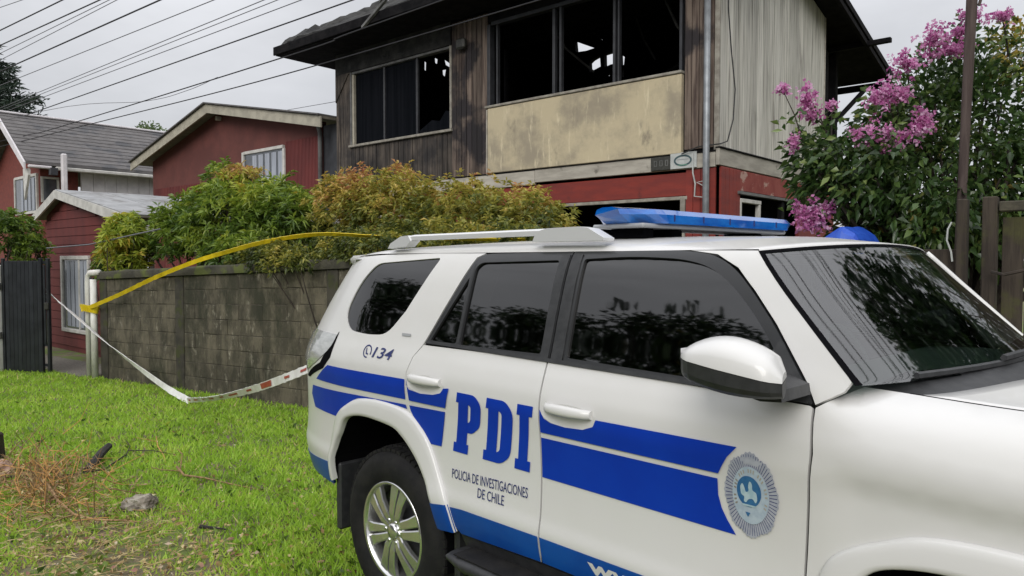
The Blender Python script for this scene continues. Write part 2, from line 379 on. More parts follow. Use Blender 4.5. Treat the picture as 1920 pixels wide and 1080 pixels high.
# side shell (right)
hb('wall_shell', 'char', -.13, -.035, .11, 3.86, 3.0, 6.9, b=0)
hb('upper_floor', 'char', -8.06, -.14, .11, 5.0, 2.9, 3.0, b=0)
# walls with holes burnt through to the sky
def holed(name, axis, at, th, outline, holes, m):
    pts = [Vector(p) for p in outline]; edges = [(i, (i+1) % len(outline)) for i in range(len(outline))]
    for h in holes:
        o = len(pts); pts += [Vector(p) for p in h]; edges += [(o+i, o+(i+1) % len(h)) for i in range(len(h))]
    V2, E2, F2, *_ = delaunay_2d_cdt(pts, edges, [], 0, 1e-6)
    def inside(p, poly):
        c = False; n = len(poly)
        for i in range(n):
            a, b = poly[i], poly[i-1]
            if (a[1] > p[1]) != (b[1] > p[1]) and p[0] < (b[0]-a[0])*(p[1]-a[1])/(b[1]-a[1])+a[0]: c = not c
        return c
    keep = []
    for f in F2:
        c = sum((V2[i] for i in f), Vector((0, 0)))/len(f)
        if inside(c, outline) and not any(inside(c, h) for h in holes): keep.append(f)
    mb = MB(); n = len(V2)
    def P3(p, t): return (p[0], t, p[1]) if axis == 'y' else (t, p[0], p[1])
    v = [P3(p, at) for p in V2]+[P3(p, at+th) for p in V2]; f = [tuple(q) for q in keep]+[tuple(i+n for i in q[::-1]) for q in keep]
    cnt = {}
    for q in keep:
        for i in range(len(q)):
            e = (q[i], q[(i+1) % len(q)]); cnt[e] = 1
    for (a, b) in cnt:
        if (b, a) not in cnt: f.append((a, a+n, b+n, b))
    mb.add(v, f); return mb.build(name, m, house, fixn=True)
holed('rear_wall', 'y', 5.0, .12, [(-8.3, 2.9), (-.14, 2.9), (-.14, 7.0), (-8.3, 7.4)],
      [[(-5.93, 6.70), (-5.38, 6.44), (-5.60, 6.42), (-5.90, 6.44)], [(-5.52, 6.14), (-5.44, 6.19), (-5.23, 6.25), (-5.21, 6.00), (-5.51, 5.92)],
       [(-5.12, 6.25), (-4.86, 6.27), (-4.85, 6.0), (-4.95, 6.0), (-5.11, 5.96)], [(-4.70, 6.18), (-4.58, 6.10), (-4.60, 5.93), (-4.69, 5.95)],
       [(-5.46, 6.75), (-5.33, 6.79), (-5.36, 6.72)], [(-5.30, 6.70), (-5.16, 6.58), (-5.22, 6.58)], [(-5.10, 5.79), (-4.93, 5.81), (-4.97, 5.75)],
       [(-5.50, 5.74), (-5.45, 5.76), (-5.46, 5.68)], [(-4.66, 5.84), (-4.60, 5.84), (-4.60, 5.66), (-4.64, 5.68)]], 'char')
holed('left_wall', 'x', -8.08, .025, [(.12, 0.), (4.95, 0.), (4.95, 6.9), (2.3, 7.45), (.12, 6.2)],
      [[(2.31, 6.08), (2.37, 6.06), (2.36, 5.86), (2.31, 5.88)], [(2.62, 6.22), (2.72, 6.20), (2.70, 6.08), (2.63, 6.10)],
       [(2.92, 6.24), (3.12, 6.18), (3.13, 6.08), (2.96, 6.12)], [(2.86, 5.98), (2.98, 6.02), (2.94, 5.84), (2.87, 5.88)]], 'char')
# planked faces
planks('burnt_plank', -8.08, -7.60, 3.0, 5.62, .12)
planks('burnt_plank', -7.60, -4.80, 3.0, 3.86, .125)
planks('burnt_brown', -4.80, -3.98, 3.0, 5.66, .118, y=-.045)
planks('burnt_brown', -.46, -.04, 3.12, 5.66, .105)
hb('header_board', 'char_roof', -8.06, -4.81, -.065, -.033, 5.305, 5.70)
# diagonal corner of the left window surround
MB().prism([(-8.07, 4.78), (-7.66, 5.28), (-7.60, 5.28), (-7.60, 5.45), (-8.07, 5.45)], 'y', -.055, -.033).build('corner_board', 'burnt_plank', house)
# left window
wf = hb('window', 'frame_grey', -7.60, -7.555, -.06, .06, 3.86, 5.30)
for nm, m, bx in (('sill', 'frame_pale', (-7.63, -4.78, -.085, .04, 3.855, 3.90)), ('frame', 'frame_pale', (-4.845, -4.80, -.06, .06, 3.905, 5.30)),
                  ('frame', 'frame_grey', (-7.55, -4.85, -.05, .06, 5.255, 5.298)), ('jamb', 'fascia', (-7.552, -7.50, -.045, .02, 3.905, 5.25))):
    MB().box(*bx, .006).build(nm, m, wf)
for x in (-6.62, -5.715): MB().box(x-.022, x+.022, -.02, .03, 3.905, 5.25, .004).build('mullion', 'mullion', wf)
# broken glass left in two of its panes
for x0, x1 in ((-7.49, -6.65), (-6.59, -5.74)):
    link('pane', mesh('pane', [(x0, .005, 3.91), (x1, .005, 3.91), (x1, .005, 5.24), (x0, .005, 5.24)], [(0, 1, 2, 3)]), 'sooty_glass', wf)
link('broken_pane', mesh('broken_pane', [(-5.69, .005, 3.91), (-4.85, .005, 3.91), (-4.85, .005, 4.20), (-5.0, .005, 4.24), (-5.15, .005, 4.08), (-5.35, .005, 4.12), (-5.69, .005, 3.96)], [(0, 1, 2, 3, 4, 5, 6)]), 'sooty_glass', wf)
# right window opening, glass gone
wr = hb('window', 'mullion', -3.965, -3.90, -.07, .05, 4.165, 5.46)
MB().box(-3.99, -.47, -.105, .09, 4.12, 4.16, .008).build('sill', 'frame_pale', wr)
for x0, x1 in ((-3.80, -3.77), (-2.66, -2.61), (-2.53, -2.49), (-1.58, -1.54), (-1.50, -1.475), (-.54, -.50)):
    MB().box(x0, x1, -.03, .04, 4.165, 5.46, .004).build('mullion', 'mullion', wr)
MB().box(-3.895, -.50, -.05, .06, 5.44, 5.50, .005).build('frame', 'mullion', wr)
MB().box(-3.76, -.55, .045, .085, 4.163, 4.19, .005).build('track', 'frame_grey', wr)
for (a, b, r_) in (((-3.3, .8, 5.5), (-2.75, 1.2, 4.75), .02), ((-2.2, 1.6, 5.6), (-1.9, 1.7, 4.9), .018), ((-1.2, .7, 5.5), (-.75, .9, 4.6), .022), ((-3.6, 2.5, 4.3), (-1.0, 2.6, 5.4), .04), ((-5.5, .6, 5.3), (-5.1, .7, 4.85), .02)):
    MB().tube([a, ((a[0]+b[0])/2, a[1], (a[2]+b[2])/2-.03), b], r_, 5).build('charred_beam', 'char_roof', house)
hb('header_board', 'char', -3.98, -.02, -.035, -.003, 5.505, 5.72)
# cream panel under the window, standing proud
cp = hb('cream_panel', 'cream_panel', -3.94, -.475, -.085, -.004, 3.075, 4.115, b=.008)
hb('edge_strip', 'pale_board', -3.965, -3.945, -.092, -.004, 3.06, 4.10, b=.003)
# band of pale boards between the storeys
hb('band_board', 'pale_board', -8.08, -2.98, -.06, -.004, 2.83, 3.05)
hb('band_board', 'pale_board', -2.975, -.002, -.06, -.004, 2.865, 3.06)
hb('drip_strip', 'char', -8.08, .0, -.075, -.004, 3.062, 3.072, b=0)
hb('band_board', 'pale_board', .004, .055, -.058, 2.0, 2.885, 3.10)
hb('band_board', 'pale_board', .003, .052, 2.006, 4.4, 2.88, 3.095)
hb('drip_strip', 'char', .0, .075, -.06, 4.4, 3.102, 3.118, b=0)
# red ground storey
hb('red_fascia', 'red_board', -8.08, -.40, -.03, .05, 2.52, 2.826)
hb('edge_strip', 'frame_pale', -8.08, -.40, -.045, .02, 2.47, 2.515, b=.004)
hb('lower_wall', 'red_board', -8.08, -3.2, .0, .1, 0, 2.46, b=0)
planks_red = MB().box(-.5, .5, 0, .03, 0, 1, .004); prm = mesh('plank', planks_red.v, planks_red.f); prm.materials.append(MATS['red_board'])
for i in range(4): inst(prm, 'red_plank', house, (-.37+.105*i, -.04, 0), (.098, 1, 2.86))
hb('door_post', 'frame_pale', -.50, -.43, -.05, .06, 0, 2.515)
for k in range(2): o = inst(prm, 'red_plank', house, (.052, .07+.12*k, 0), (.112, 1, 2.875), (0, 0, R(90)))
for k in range(3): o = inst(prm, 'red_plank', house, (.052, .31+.11*k, 0), (.104, 1, 2.875), (0, 0, R(90)))
hb('peeled_board', 'red_peeled', .012, .05, .555, 4.4, 2.60, 2.872)
hb('drip_strip', 'frame_grey', .0, .08, .50, 2.7, 2.555, 2.592, b=0)
lw = hb('window', 'fascia_white', .0, .06, .58, .63, 0.9, 2.50)
MB().box(.0, .06, 1.20, 1.26, .9, 2.445, .005).build('frame', 'fascia_white', lw)
MB().box(.0, .062, .632, 1.27, 2.448, 2.502, .005).build('frame', 'fascia_white', lw)
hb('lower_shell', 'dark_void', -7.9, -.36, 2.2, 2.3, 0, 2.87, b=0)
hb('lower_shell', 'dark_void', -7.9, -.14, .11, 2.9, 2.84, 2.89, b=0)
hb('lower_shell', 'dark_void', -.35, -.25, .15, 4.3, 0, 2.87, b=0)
hb('lower_wall', 'red_board', .0, .05, 2.75, 4.4, 0, 2.55, b=0)
hb('charred_post', 'char', -.02, .05, 2.05, 2.16, 0, 2.55)
# pale weathered planks of the right face
n = 20
for i in range(n):
    yc = (i+.5)*3.86/n
    o = inst(PM['pale_plank'], 'plank', house, (.028+random.uniform(-.003, .003), yc, 3.12), (3.86/n-.010, 1, 6.72-3.12), (0, 0, R(90)))
hb('corner_trim', 'frame_pale', -.03, .034, -.05, -.004, 3.08, 5.7)
hb('corner_trim', 'pale_board', -.02, .036, 3.87, 3.92, 3.12, 6.5)
# recessed burnt rear part
hb('rear_wall', 'char', -1.4, -1.3, 3.93, 5.0, 0, 6.0, b=0)
hb('recess_post', 'pale_board', -.42, -.30, 3.98, 4.08, 3.1, 4.9)
hb('recess_post', 'char', -.25, -.12, 4.42, 4.55, 0, 5.3)
hb('recess_board', 'gloss_black', -.9, -.3, 4.12, 4.4, 3.1, 4.05, b=0)
# front roof slope, charred, its left edge eaten by fire
def rz(y, x): return 5.86+.54*(y+.85)
mb = MB(); rows = []; rowsb = []
NX, NY = 60, 26
for j in range(NY+1):
    y = -.85+j*(3.2/NY); a = []; b = []
    for i in range(NX+1):
        x = -8.98+i*(9.95/NX)
        wob = .09*noise.noise(Vector((x*1.7, y*3, 0)))+.06*noise.noise(Vector((x*5, y*5, 4)))
        xx = x+(.10*noise.noise(Vector((y*3.1, 2, 1)))+.06*noise.noise(Vector((y*9, 7, 1))) if i == 0 and j > 0 else 0)
        z = rz(y, x)+(.08+.13*noise.noise(Vector((y*4, x*.8, 9))) if i < 3 and j > 1 else 0.)
        a.append((xx, y, z+wob+.02)); b.append((xx, y, rz(y, x)-.10+.5*wob))
    rows.append(a); rowsb.append(b)
mb.grid(rows); mb.grid(rowsb, True)
mb.grid([[r_[0] for r_ in rows], [r_[0] for r_ in rowsb]]); mb.grid([[r_[-1] for r_ in rowsb], [r_[-1] for r_ in rows]])
mb.grid([rowsb[0], rows[0]]); mb.grid([rows[-1], rowsb[-1]])
roof = mb.build('roof', 'char_roof', house)
mb = MB().prism([(2.36, 7.60), (5.15, 6.95), (5.15, 6.85), (2.36, 7.50)], 'x', -8.9, .9); mb.build('rear_slope', 'char_roof', roof)
MB().box(-8.96, .9, -.88, -.84, 5.70, 5.86, .006).build('fascia', 'char', roof)
MB().prism([(-.84, 5.72), (-.2, 6.04), (.6, 6.46), (2.3, 7.37), (2.3, 7.52), (.6, 6.62), (-.2, 6.2), (-.84, 5.86)], 'x', -8.99, -8.95).build('bargeboard', 'char_roof', roof)
MB().box(-8.94, .86, -.83, -.07, 5.695, 5.725).build('soffit', 'char', roof)
MB().box(-8.95, -8.10, -.06, 1.9, 5.70, 5.73).build('soffit', 'char', roof)
for k in range(15):
    x = -8.6+k*.62
    MB().prism([(-.8, 5.74), (2.1, 7.3), (2.1, 7.16), (-.8, 5.60+.13)], 'x', x, x+.05).build('rafter', 'char', roof)
for (a, b, r_) in (((-6.1, -.9, 5.66), (-4.9, -.9, 6.3), .035), ((-5.6, -.92, 5.98), (-4.6, -.95, 6.55), .03)):
    MB().tube([a, b], r_, 5).build('fallen_batten', 'frame_grey', roof)
# lean-to roof seen from below at the right
lr = MB().prism([(1.6, 6.35), (6.42, 5.18), (6.42, 5.08), (1.6, 6.25)], 'x', -1.6, .46).build('side_roof', 'char', house)
MB().prism([(1.6, 6.22), (6.40, 5.06), (6.40, 4.98), (1.6, 6.14)], 'x', .38, .44).build('bargeboard', 'char', lr)
MB().box(-1.6, .42, 6.36, 6.42, 4.93, 5.05).build('fascia', 'char', lr)
MB().box(-1.55, .80, 4.80, 4.90, 5.36, 5.44, .005).build('purlin', 'char', lr)
MB().tube([(-.2, 4.6, 3.9), (.1, 6.1, 4.95)], .045, 5).build('brace', 'char', house)
# downpipe, plates and hanging cables are things of their own where they can be lifted off
o = MB().tube([(-.09, -.13, 0), (-.09, -.13, 2.9), (-.09, -.13, 5.9)], .042, 12).build('metal_pole', 'galvanised', None, True)
o.location = (HX, HY, 0); o.rotation_euler = (0, 0, HA)
tag(o, 'straight grey galvanised pipe standing at the corner of the burnt house', 'pole')
pl = thing('number_plate', 'dark rectangular plate on the pale band beside the white oval plate', 'sign', (HX, HY, 0), HA, world=False)
MB().box(-.925, -.635, -.082, -.062, 2.875, 3.055, .004).build('plate', 'plate_dark', pl)
for k in range(3):
    x = -.875+k*.085
    mbk = MB(); mbk.box(x, x+.045, -.085, -.0825, 2.93, 2.938); mbk.box(x, x+.045, -.085, -.0825, 3.0, 3.008); mbk.box(x, x+.009, -.085, -.0825, 2.939, 2.999); mbk.box(x+.036, x+.045, -.085, -.0825, 2.939, 2.999)
    mbk.build('figure', 'frame_grey', pl)
pl = thing('oval_plate', 'small white plate with a dark oval ring on the pale band', 'sign', (HX, HY, 0), HA, world=False)
MB().box(-.63, -.25, -.082, -.062, 2.875, 3.085, .004).build('plate', 'plate_white', pl)
def ring(rx, rz_, rx2, rz2, cx, cz, y, n=28):
    v = []; 
    for k in range(n):
        t = 2*math.pi*k/n; v += [(cx+rx*math.cos(t), y, cz+rz_*math.sin(t)), (cx+rx2*math.cos(t), y, cz+rz2*math.sin(t))]
    return v, [(2*k, 2*k+1, (2*k+3) % (2*n), (2*k+2) % (2*n)) for k in range(n)]
v, f = ring(.13, .075, .105, .052, -.445, 2.98, -.0845); link('ring', mesh('ring', v, f), 'plate_mark', pl)
MB().box(-.51, -.38, -.0848, -.0835, 2.915, 2.928).build('stripe', 'plate_green', pl)
MB().box(-.53, -.36, -.0848, -.0835, 2.99, 3.0).build('stripe', 'grey_plastic', pl)
o = MB().tube([(.06, .16, 5.6), (.08, .10, 4.9), (.07, .22, 4.4), (.075, .34, 3.9), (.07, .30, 3.5), (.08, .12, 3.2), (.09, -.10, 3.14), (-.2, -.13, 3.13), (-.45, -.11, 3.06)], .009, 5).build('hanging_cable', 'cable', None)
o.location = (HX, HY, 0); o.rotation_euler = (0, 0, HA); tag(o, 'thin loose cable hanging down the pale planks beside the corner pipe', 'cable')
o = MB().tube([(-.30, -.09, 3.06), (-.29, -.10, 2.8), (-.26, -.09, 2.66), (-.27, -.09, 2.5), (-.14, -.09, 2.48), (-.13, -.09, 2.62), (-.24, -.09, 2.68), (-.12, -.095, 2.69)], .010, 5).build('looped_cable', 'plate_white', None)
o.location = (HX, HY, 0); o.rotation_euler = (0, 0, HA); tag(o, 'pale wire looped against the red boards below the oval plate', 'cable')
o = MB().box(-4.60, -4.40, -.17, -.06, 5.16, 5.34, .03).build('wall_lamp', 'plate_dark', None)
o.location = (HX, HY, 0); o.rotation_euler = (0, 0, HA); tag(o, 'scorched small box fixed high on the burnt wall between both windows', 'lamp')

# =================================================================== RED GABLED HOUSE (left of the burnt one)
h2 = thing('gabled_house', 'maroon house with a low gable and thick beige eave boards, right behind the green hedge', 'house', (HX, HY, 0), HA, world=False)
def h2b(name, m, *bx, b=.006, p=h2): return MB().box(*bx, b).build(name, m, p)
rx, rzt = -12.75, 5.31      # ridge
def roofz(x): return rzt-abs(x-rx)*(.237 if x < rx else .185)
MB().prism([(-16.55, 0), (-8.68, 0), (-8.68, roofz(-8.68)-.05), (rx, rzt-.05), (-16.55, roofz(-16.55)-.05)], 'y', .02, .15).build('wall', 'maroon_brown', h2)
MB().box(-8.82, -8.68, .15, 7, 0, 4.3).build('wall', 'maroon', h2)
sid = MB()
for k in range(25):
    x = -9.95+k*.051; sid.box(x, x+.036, -.012, .02, 2.4, 4.22)
sd_ = sid.build('siding', 'maroon', h2); sd_['kind'] = 'stuff'
sid = MB()
for k in range(50):
    x = -16.4+k*.089; sid.box(x, x+.07, -.012, .02, 0, 3.6)
sd_ = sid.build('siding', 'maroon', h2); sd_['kind'] = 'stuff'
mb = MB()
for (xa, xb) in ((-17.05, rx), (rx, -8.13)):
    za, zb = roofz(xa), roofz(xb)
    mb.add([(xa, -.33, za), (xb, -.33, zb), (xb, 8, zb), (xa, 8, za), (xa, -.33, za+.05), (xb, -.33, zb+.05), (xb, 8, zb+.05), (xa, 8, za+.05)],
           [(0, 1, 2, 3), (4, 7, 6, 5), (0, 4, 5, 1), (1, 5, 6, 2), (2, 6, 7, 3), (3, 7, 4, 0)])
r2 = mb.build('roof', 'soffit', h2)
for (xa, xb, wd, nm) in ((-17.05, rx, .20, 'bargeboard'), (rx, -8.13, .20, 'bargeboard')):
    za, zb = roofz(xa), roofz(xb)
    MB().prism([(xa, za-wd+.04), (xb, zb-wd+.02), (xb, zb+.04), (xa, za+.04)], 'y', -.37, -.335).build(nm, 'fascia', r2)
    MB().prism([(xa, za+.055), (xb, zb+.055), (xb, zb+.085), (xa, za+.085)], 'y', -.43, 8.0).build('roof_sheet', 'shingle', r2)
w2 = h2b('window', 'fascia_white', -11.72, -11.64, -.05, .02, 2.9, 4.15)
for bx in ((-11.635, -10.0, -.05, .02, 4.09, 4.16), (-10.02, -9.94, -.05, .02, 2.9, 4.085)): MB().box(*bx, .006).build('frame', 'fascia_white', w2)
MB().box(-11.635, -10.025, -.012, .01, 2.9, 4.085).build('pane', 'window_glass', w2)
for k in range(5): MB().box(-11.3+k*.27, -11.12+k*.27, -.018, -.0135, 2.95, 4.04).build('curtain', 'curtain', w2)
h2b('light_fixture', 'fascia', -12.82, -12.74, -.1, .02, 5.02, 5.12)
MB().tube([(-8.40, -.30, 4.46), (-8.54, -.15, 4.40), (-8.60, -.06, 4.25), (-8.60, -.06, .1)], .045, 8).build('gutter_pipe', 'frame_grey', h2, True)
h2b('side_panel', 'mullion', -8.66, -8.10, .06, .10, 0, 4.42)

# =================================================================== LOW RED ANNEX behind the gate
h4 = thing('annex', 'low maroon outbuilding with a white framed window, behind the open dark gate', 'outbuilding', (HX, HY, 0), HA, world=False)
AY = -4.01; ax, az = -10.85, 2.91
def arz(x): return az-abs(x-ax)*(.333 if x < ax else .182)
MB().prism([(-11.95, 0), (-8.0, 0), (-8.0, arz(-8.)-.03), (ax, az-.03), (-11.95, arz(-11.95)-.03)], 'y', AY+.02, AY+.14).build('wall', 'maroon', h4)
for k in range(17):
    z = .1+k*.155
    xl = max(-11.94, ax-(az-.1-z-.13)/.333); xr = min(-8.01, ax+(az-.1-z-.13)/.182)
    if xr-xl > .3: MB().prism([(xl, z), (xr, z), (xr, z+.145), (xl, z+.145)], 'y', AY-.006, AY+.018).build('plank', 'maroon', h4)
mb = MB()
for (xa, xb) in ((-12.22, ax), (ax, -7.72)):
    za, zb = arz(xa), arz(xb)
    mb.add([(xa, AY-.15, za), (xb, AY-.15, zb), (xb, 2.5, zb), (xa, 2.5, za), (xa, AY-.15, za+.03), (xb, AY-.15, zb+.03), (xb, 2.5, zb+.03), (xa, 2.5, za+.03)],
           [(0, 1, 2, 3), (4, 7, 6, 5), (0, 4, 5, 1), (1, 5, 6, 2), (2, 6, 7, 3), (3, 7, 4, 0)])
r4 = mb.build('roof', 'soffit', h4)
zr = mesh('roof_sheet', *(lambda m_: (m_.v, m_.f))(MB().box(0, 1, 0, 1, 0, .014)))
zr.materials.append(MATS['zinc_roof'])
ang = math.atan(.182); ln = (-7.72-ax)/math.cos(ang)
for k in range(8):
    o = inst(zr, 'roof_sheet', r4, (ax, AY-.17+k*.87, arz(ax)+.034+.004*(k % 2)), (ln, .88, 1), (0, ang, 0))
for (xa, xb) in ((-12.22, ax), (ax, -7.72)):
    za, zb = arz(xa), arz(xb)
    MB().prism([(xa, za-.11), (xb, zb-.13), (xb, zb+.03), (xa, za+.03)], 'y', AY-.19, AY-.155).build('bargeboard', 'fascia_white', r4)
w4 = MB().box(-11.06, -10.98, AY-.05, AY+.02, .36, 1.75, .006).build('window', 'fascia_white', h4)
for bx in ((-10.975, -9.70, AY-.05, AY+.02, 1.68, 1.75), (-10.975, -9.70, AY-.05, AY+.02, .36, .43), (-9.76, -9.69, AY-.05, AY+.02, .435, 1.675)): MB().box(*bx, .006).build('frame', 'fascia_white', w4)
MB().box(-10.975, -9.765, AY-.02, AY-.008, .435, 1.675).build('pane', 'window_glass', w4)
for k in range(5): MB().box(-10.80+k*.21, -10.64+k*.21, AY-.026, AY-.0215, .47, 1.66).build('curtain', 'curtain', w4)
MB().box(-10.2, -10.14, AY-.04, AY-.02, .435, 1.675).build('mullion', 'fascia_white', w4)
# =================================================================== FAR LEFT HOUSE
h3 = thing('shingled_house', 'far left house with long grey shingle roof and pale corrugated side wall', 'house', (HX, HY, 0), HA, world=False)
EX, EY, EZ = -18.82, -2.37, 4.28     # front corner of the eave
tn = .66; RXg = -21.3
def s3(x): return EZ+(EX-x)*tn
def h3b(name, m, *bx, b=.006, p=h3): return MB().box(*bx, b).build(name, m, p)
MB().prism([(RXg, s3(RXg)), (EX, EZ), (EX, EZ+.06), (RXg, s3(RXg)+.06)], 'y', EY, 9.).build('roof', 'shingle', h3)
rr = [c for c in h3.children][0]
MB().prism([(RXg, s3(RXg)), (RXg-2.6, s3(RXg)-2.6*tn), (RXg-2.6, s3(RXg)-2.6*tn+.06), (RXg, s3(RXg)+.06)], 'y', EY, 9.).build('rear_slope', 'shingle', rr)
nrow = 13
for k in range(nrow):
    xa = EX-(k)*(EX-RXg)/nrow; xb = EX-(k+1.0)*(EX-RXg)/nrow
    MB().prism([(xa, s3(xa)+.062), (xb, s3(xb)+.062), (xb, s3(xb)+.066), (xa, s3(xa)+.088)], 'y', EY+.02, 8.98).build('shingle_course', 'shingle', rr)
MB().box(RXg-.08, RXg+.08, EY-.02, 9.02, s3(RXg)+.055, s3(RXg)+.12, .02).build('ridge_cap', 'pale_sheet', rr)
MB().prism([(RXg, s3(RXg)-.12), (EX+.02, EZ-.16), (EX+.02, EZ+.04), (RXg, s3(RXg)+.09)], 'y', EY-.05, EY-.005).build('bargeboard', 'pale_sheet', rr)
MB().prism([(RXg-2.6, s3(RXg)-2.6*tn-.12), (RXg, s3(RXg)-.12), (RXg, s3(RXg)+.09), (RXg-2.6, s3(RXg)-2.6*tn+.09)], 'y', EY-.05, EY-.005).build('bargeboard', 'pale_sheet', rr)
MB().prism([(RXg-2.2, 0), (EX-.55, 0), (EX-.55, s3(EX-.55)-.05), (RXg, s3(RXg)-.05), (RXg-2.2, s3(RXg)-2.2*tn-.05)], 'y', EY+.5, EY+.62).build('wall', 'brick_red', h3)
h3b('wall', 'brick_red', EX-.67, EX-.55, EY+.62, -.9, 0, EZ-.05, b=0)
for k in range(11): h3b('wall_panel', 'pale_sheet', EX-.5, EX-.40, -.86+k*.32, -.865+(k+1)*.32, 2.2, EZ-.07, b=.012)
h3b('gutter', 'fascia_white', EX-.03, EX+.09, -1.65, 9., EZ-.12, EZ-.02, b=.02)
h3b('gutter', 'pale_sheet', EX-.03, EX+.07, EY+.05, -1.75, EZ-.10, EZ-.02, b=.02)
h3b('eave_box', 'mullion', EX-.06, EX+.11, -1.8, -1.62, EZ-.26, EZ-.06)
MB().prism([(EX-.45, EZ-.1), (EX-.02, EZ-.12), (EX-.02, EZ-.3), (EX-.40, EZ-.95)], 'y', EY+.06, EY+.12).build('eave_bracket', 'fascia_white', h3)
w3 = MB().box(-21.5, -21.44, EY+.44, EY+.52, 3.05, 4.1, .005).build('window', 'fascia_white', h3)
for bx in ((-21.435, -19.5, EY+.44, EY+.52, 4.04, 4.12), (-21.435, -19.5, EY+.44, EY+.52, 3.0, 3.07), (-19.57, -19.5, EY+.44, EY+.52, 3.075, 4.035)): MB().box(*bx, .005).build('frame', 'fascia_white', w3)
MB().box(-21.435, -19.575, EY+.47, EY+.49, 3.075, 4.035).build('pane', 'window_glass', w3)
for k in range(4): MB().box(-20.9+k*.33, -20.72+k*.33, EY+.458, EY+.466, 3.1, 4.0).build('curtain', 'curtain', w3)
w3 = MB().box(EX-.56, EX-.50, -1.86, -1.80, 3.3, 4.02, .005).build('window', 'fascia_white', h3)
for bx in ((EX-.56, EX-.50, -1.795, -1.40, 3.96, 4.02), (EX-.56, EX-.50, -1.795, -1.40, 3.3, 3.36), (EX-.56, EX-.50, -1.46, -1.40, 3.365, 3.955)): MB().box(*bx, .005).build('frame', 'fascia_white', w3)
MB().box(EX-.545, EX-.53, -1.795, -1.465, 3.365, 3.955).build('pane', 'window_glass', w3)
h3b('flue_pipe', 'pale_sheet', EX+.10, EX+.24, -1.56, -1.42, 2.6, 4.62, b=.03)

# =================================================================== BLOCK WALL
WX, WY, WA = -8.701, 1.139, R(14.56)
wall = thing('block_wall', 'weathered grey concrete block wall with a mossy top, running behind the police car', 'wall', (WX, WY, 0), WA, world=False)
def wtop(s): return 1.40+.038*s
bm_ = MB().box(-.5, .5, 0, 1, -.5, .5, .0); 
bmesh_b = MB().box(-.192, .192, 0, .15, -.092, .092, .004); blk = mesh('block', bmesh_b.v, bmesh_b.f); blk.materials.append(MATS['concrete'])
NC = 8
cols = [0.10, 1.83, 4.55, 7.3]
for a, b in zip(cols[:-1], cols[1:]):
    x0, x1 = a+.09, b-.09; nb = round((x1-x0)/.395); bw = (x1-x0)/nb
    for c in range(NC):
        offs = bw*.5*(c % 2); xs = [x0]+[x0+offs+bw*k for k in range(0 if offs else 1, nb+1)]; xs = [x for x in xs if x < x1-.03]+[x1]
        for k in range(len(xs)-1):
            xc = (xs[k]+xs[k+1])/2; ch = wtop(xc)/NC; lw_ = xs[k+1]-xs[k]-.004
            inst(blk, 'block', wall, (xc, random.uniform(-.004, .004), (c+.5)*ch), (lw_/.384, 1, (ch-.005)/.184))
    MB().prism([(x0-.01, 0), (x1+.01, 0), (x1+.01, wtop(x1)), (x0-.01, wtop(x0))], 'y', .007, .138).build('mortar', 'mortar', wall)
for c in cols: MB().box(c-.085, c+.085, -.012, .16, 0, wtop(c), .008).build('pillar', 'concrete_dark', wall)
mb = MB(); rows = []
for i in range(75):
    s_ = i*.1-.0; j = lambda q: .012*noise.noise(Vector((s_*2.3, q, 3)))
    z0 = wtop(s_)+.002
    rows.append([(s_, -.035+j(1), z0), (s_, -.04+j(2), z0+.085+j(5)), (s_, -.01, z0+.11+j(3)), (s_, .14, z0+.11+j(4)), (s_, .19+j(6), z0+.08), (s_, .185, z0)])
mb.grid(rows, True); mb.add(rows[0], [(0, 1, 2, 3, 4, 5)]); mb.add(rows[-1], [(5, 4, 3, 2, 1, 0)])
mb.build('wall_cap', 'cap_moss', wall, True)
# white tubular posts at its left end
gp = thing('gate_post', 'pair of white painted tubes bent together at the left end of the block wall', 'post', (WX, WY, 0), WA, world=False)
MB().tube([(-.24, -.03, 0), (-.24, -.03, 1.36), (-.225, -.03, 1.44), (-.17, -.03, 1.49), (.05, -.03, 1.50)], .042, 10).build('outer_tube', 'white_tube', gp, True)
MB().tube([(-.05, -.06, 0), (-.05, -.06, 1.40)], .045, 10).build('inner_tube', 'white_tube', gp, True)
MB().box(-.205, -.10, -.035, -.02, .05, 1.42).build('infill_strip', 'mullion', gp)
# dark gate leaf, swung open
gx, gy = -10.31, .275; gdir = math.atan2(.72-.275, -9.62+10.31)
g = thing('metal_gate', 'dark slatted metal gate leaf standing open left of the white tubes', 'gate', (gx, gy, 0), gdir, world=False)
gl_ = math.hypot(.69, .445)
for k in range(9):
    x = .03+k*(gl_*.80)/9; MB().box(x, x+gl_*.80/9-.006, -.012, .012, .02, 1.66, .003).build('slat', 'gate_metal', g)
for x in (0., gl_*.82, gl_-.02): MB().box(x-.02, x+.02, -.025, .025, 0, 1.70, .004).build('upright', 'gate_metal', g)
for z in (.12, .42, 1.64): MB().box(.02, gl_-.04, .014, .04, z-.02, z+.02).build('rail', 'gate_metal', g)
for k in range(2):
    x = gl_*.82+.045+k*.05; MB().box(x, x+.03, -.012, .012, .44, 1.60, .003).build('slat', 'gate_metal', g)
MB().box(gl_-.06, gl_+.01, -.05, -.026, .95, 1.05, .005).build('latch', 'plate_dark', g)
p = thing('white_post', 'white square post with black hinges at the left edge, beside the dark gate', 'post', (-10.36, .22, 0), gdir)
MB().box(-10.50, -10.315, .10, .26, 0, 1.60, .012).build('post', 'white_tube', p)
for z in (.55, 1.28): MB().tube([(-10.30, .18, z-.05), (-10.30, .18, z+.05)], .018, 8).build('hinge', 'plate_dark', p)
o = MB().tube([(-10.6, .9, 1.86), (-9.2, 1.15, 1.90), (-7.3, 1.5, 2.08)], .010, 4).build('wash_line', 'wire_grey', None)
tag(o, 'pale thin line stretched in front of the maroon outbuilding above its window', 'line')

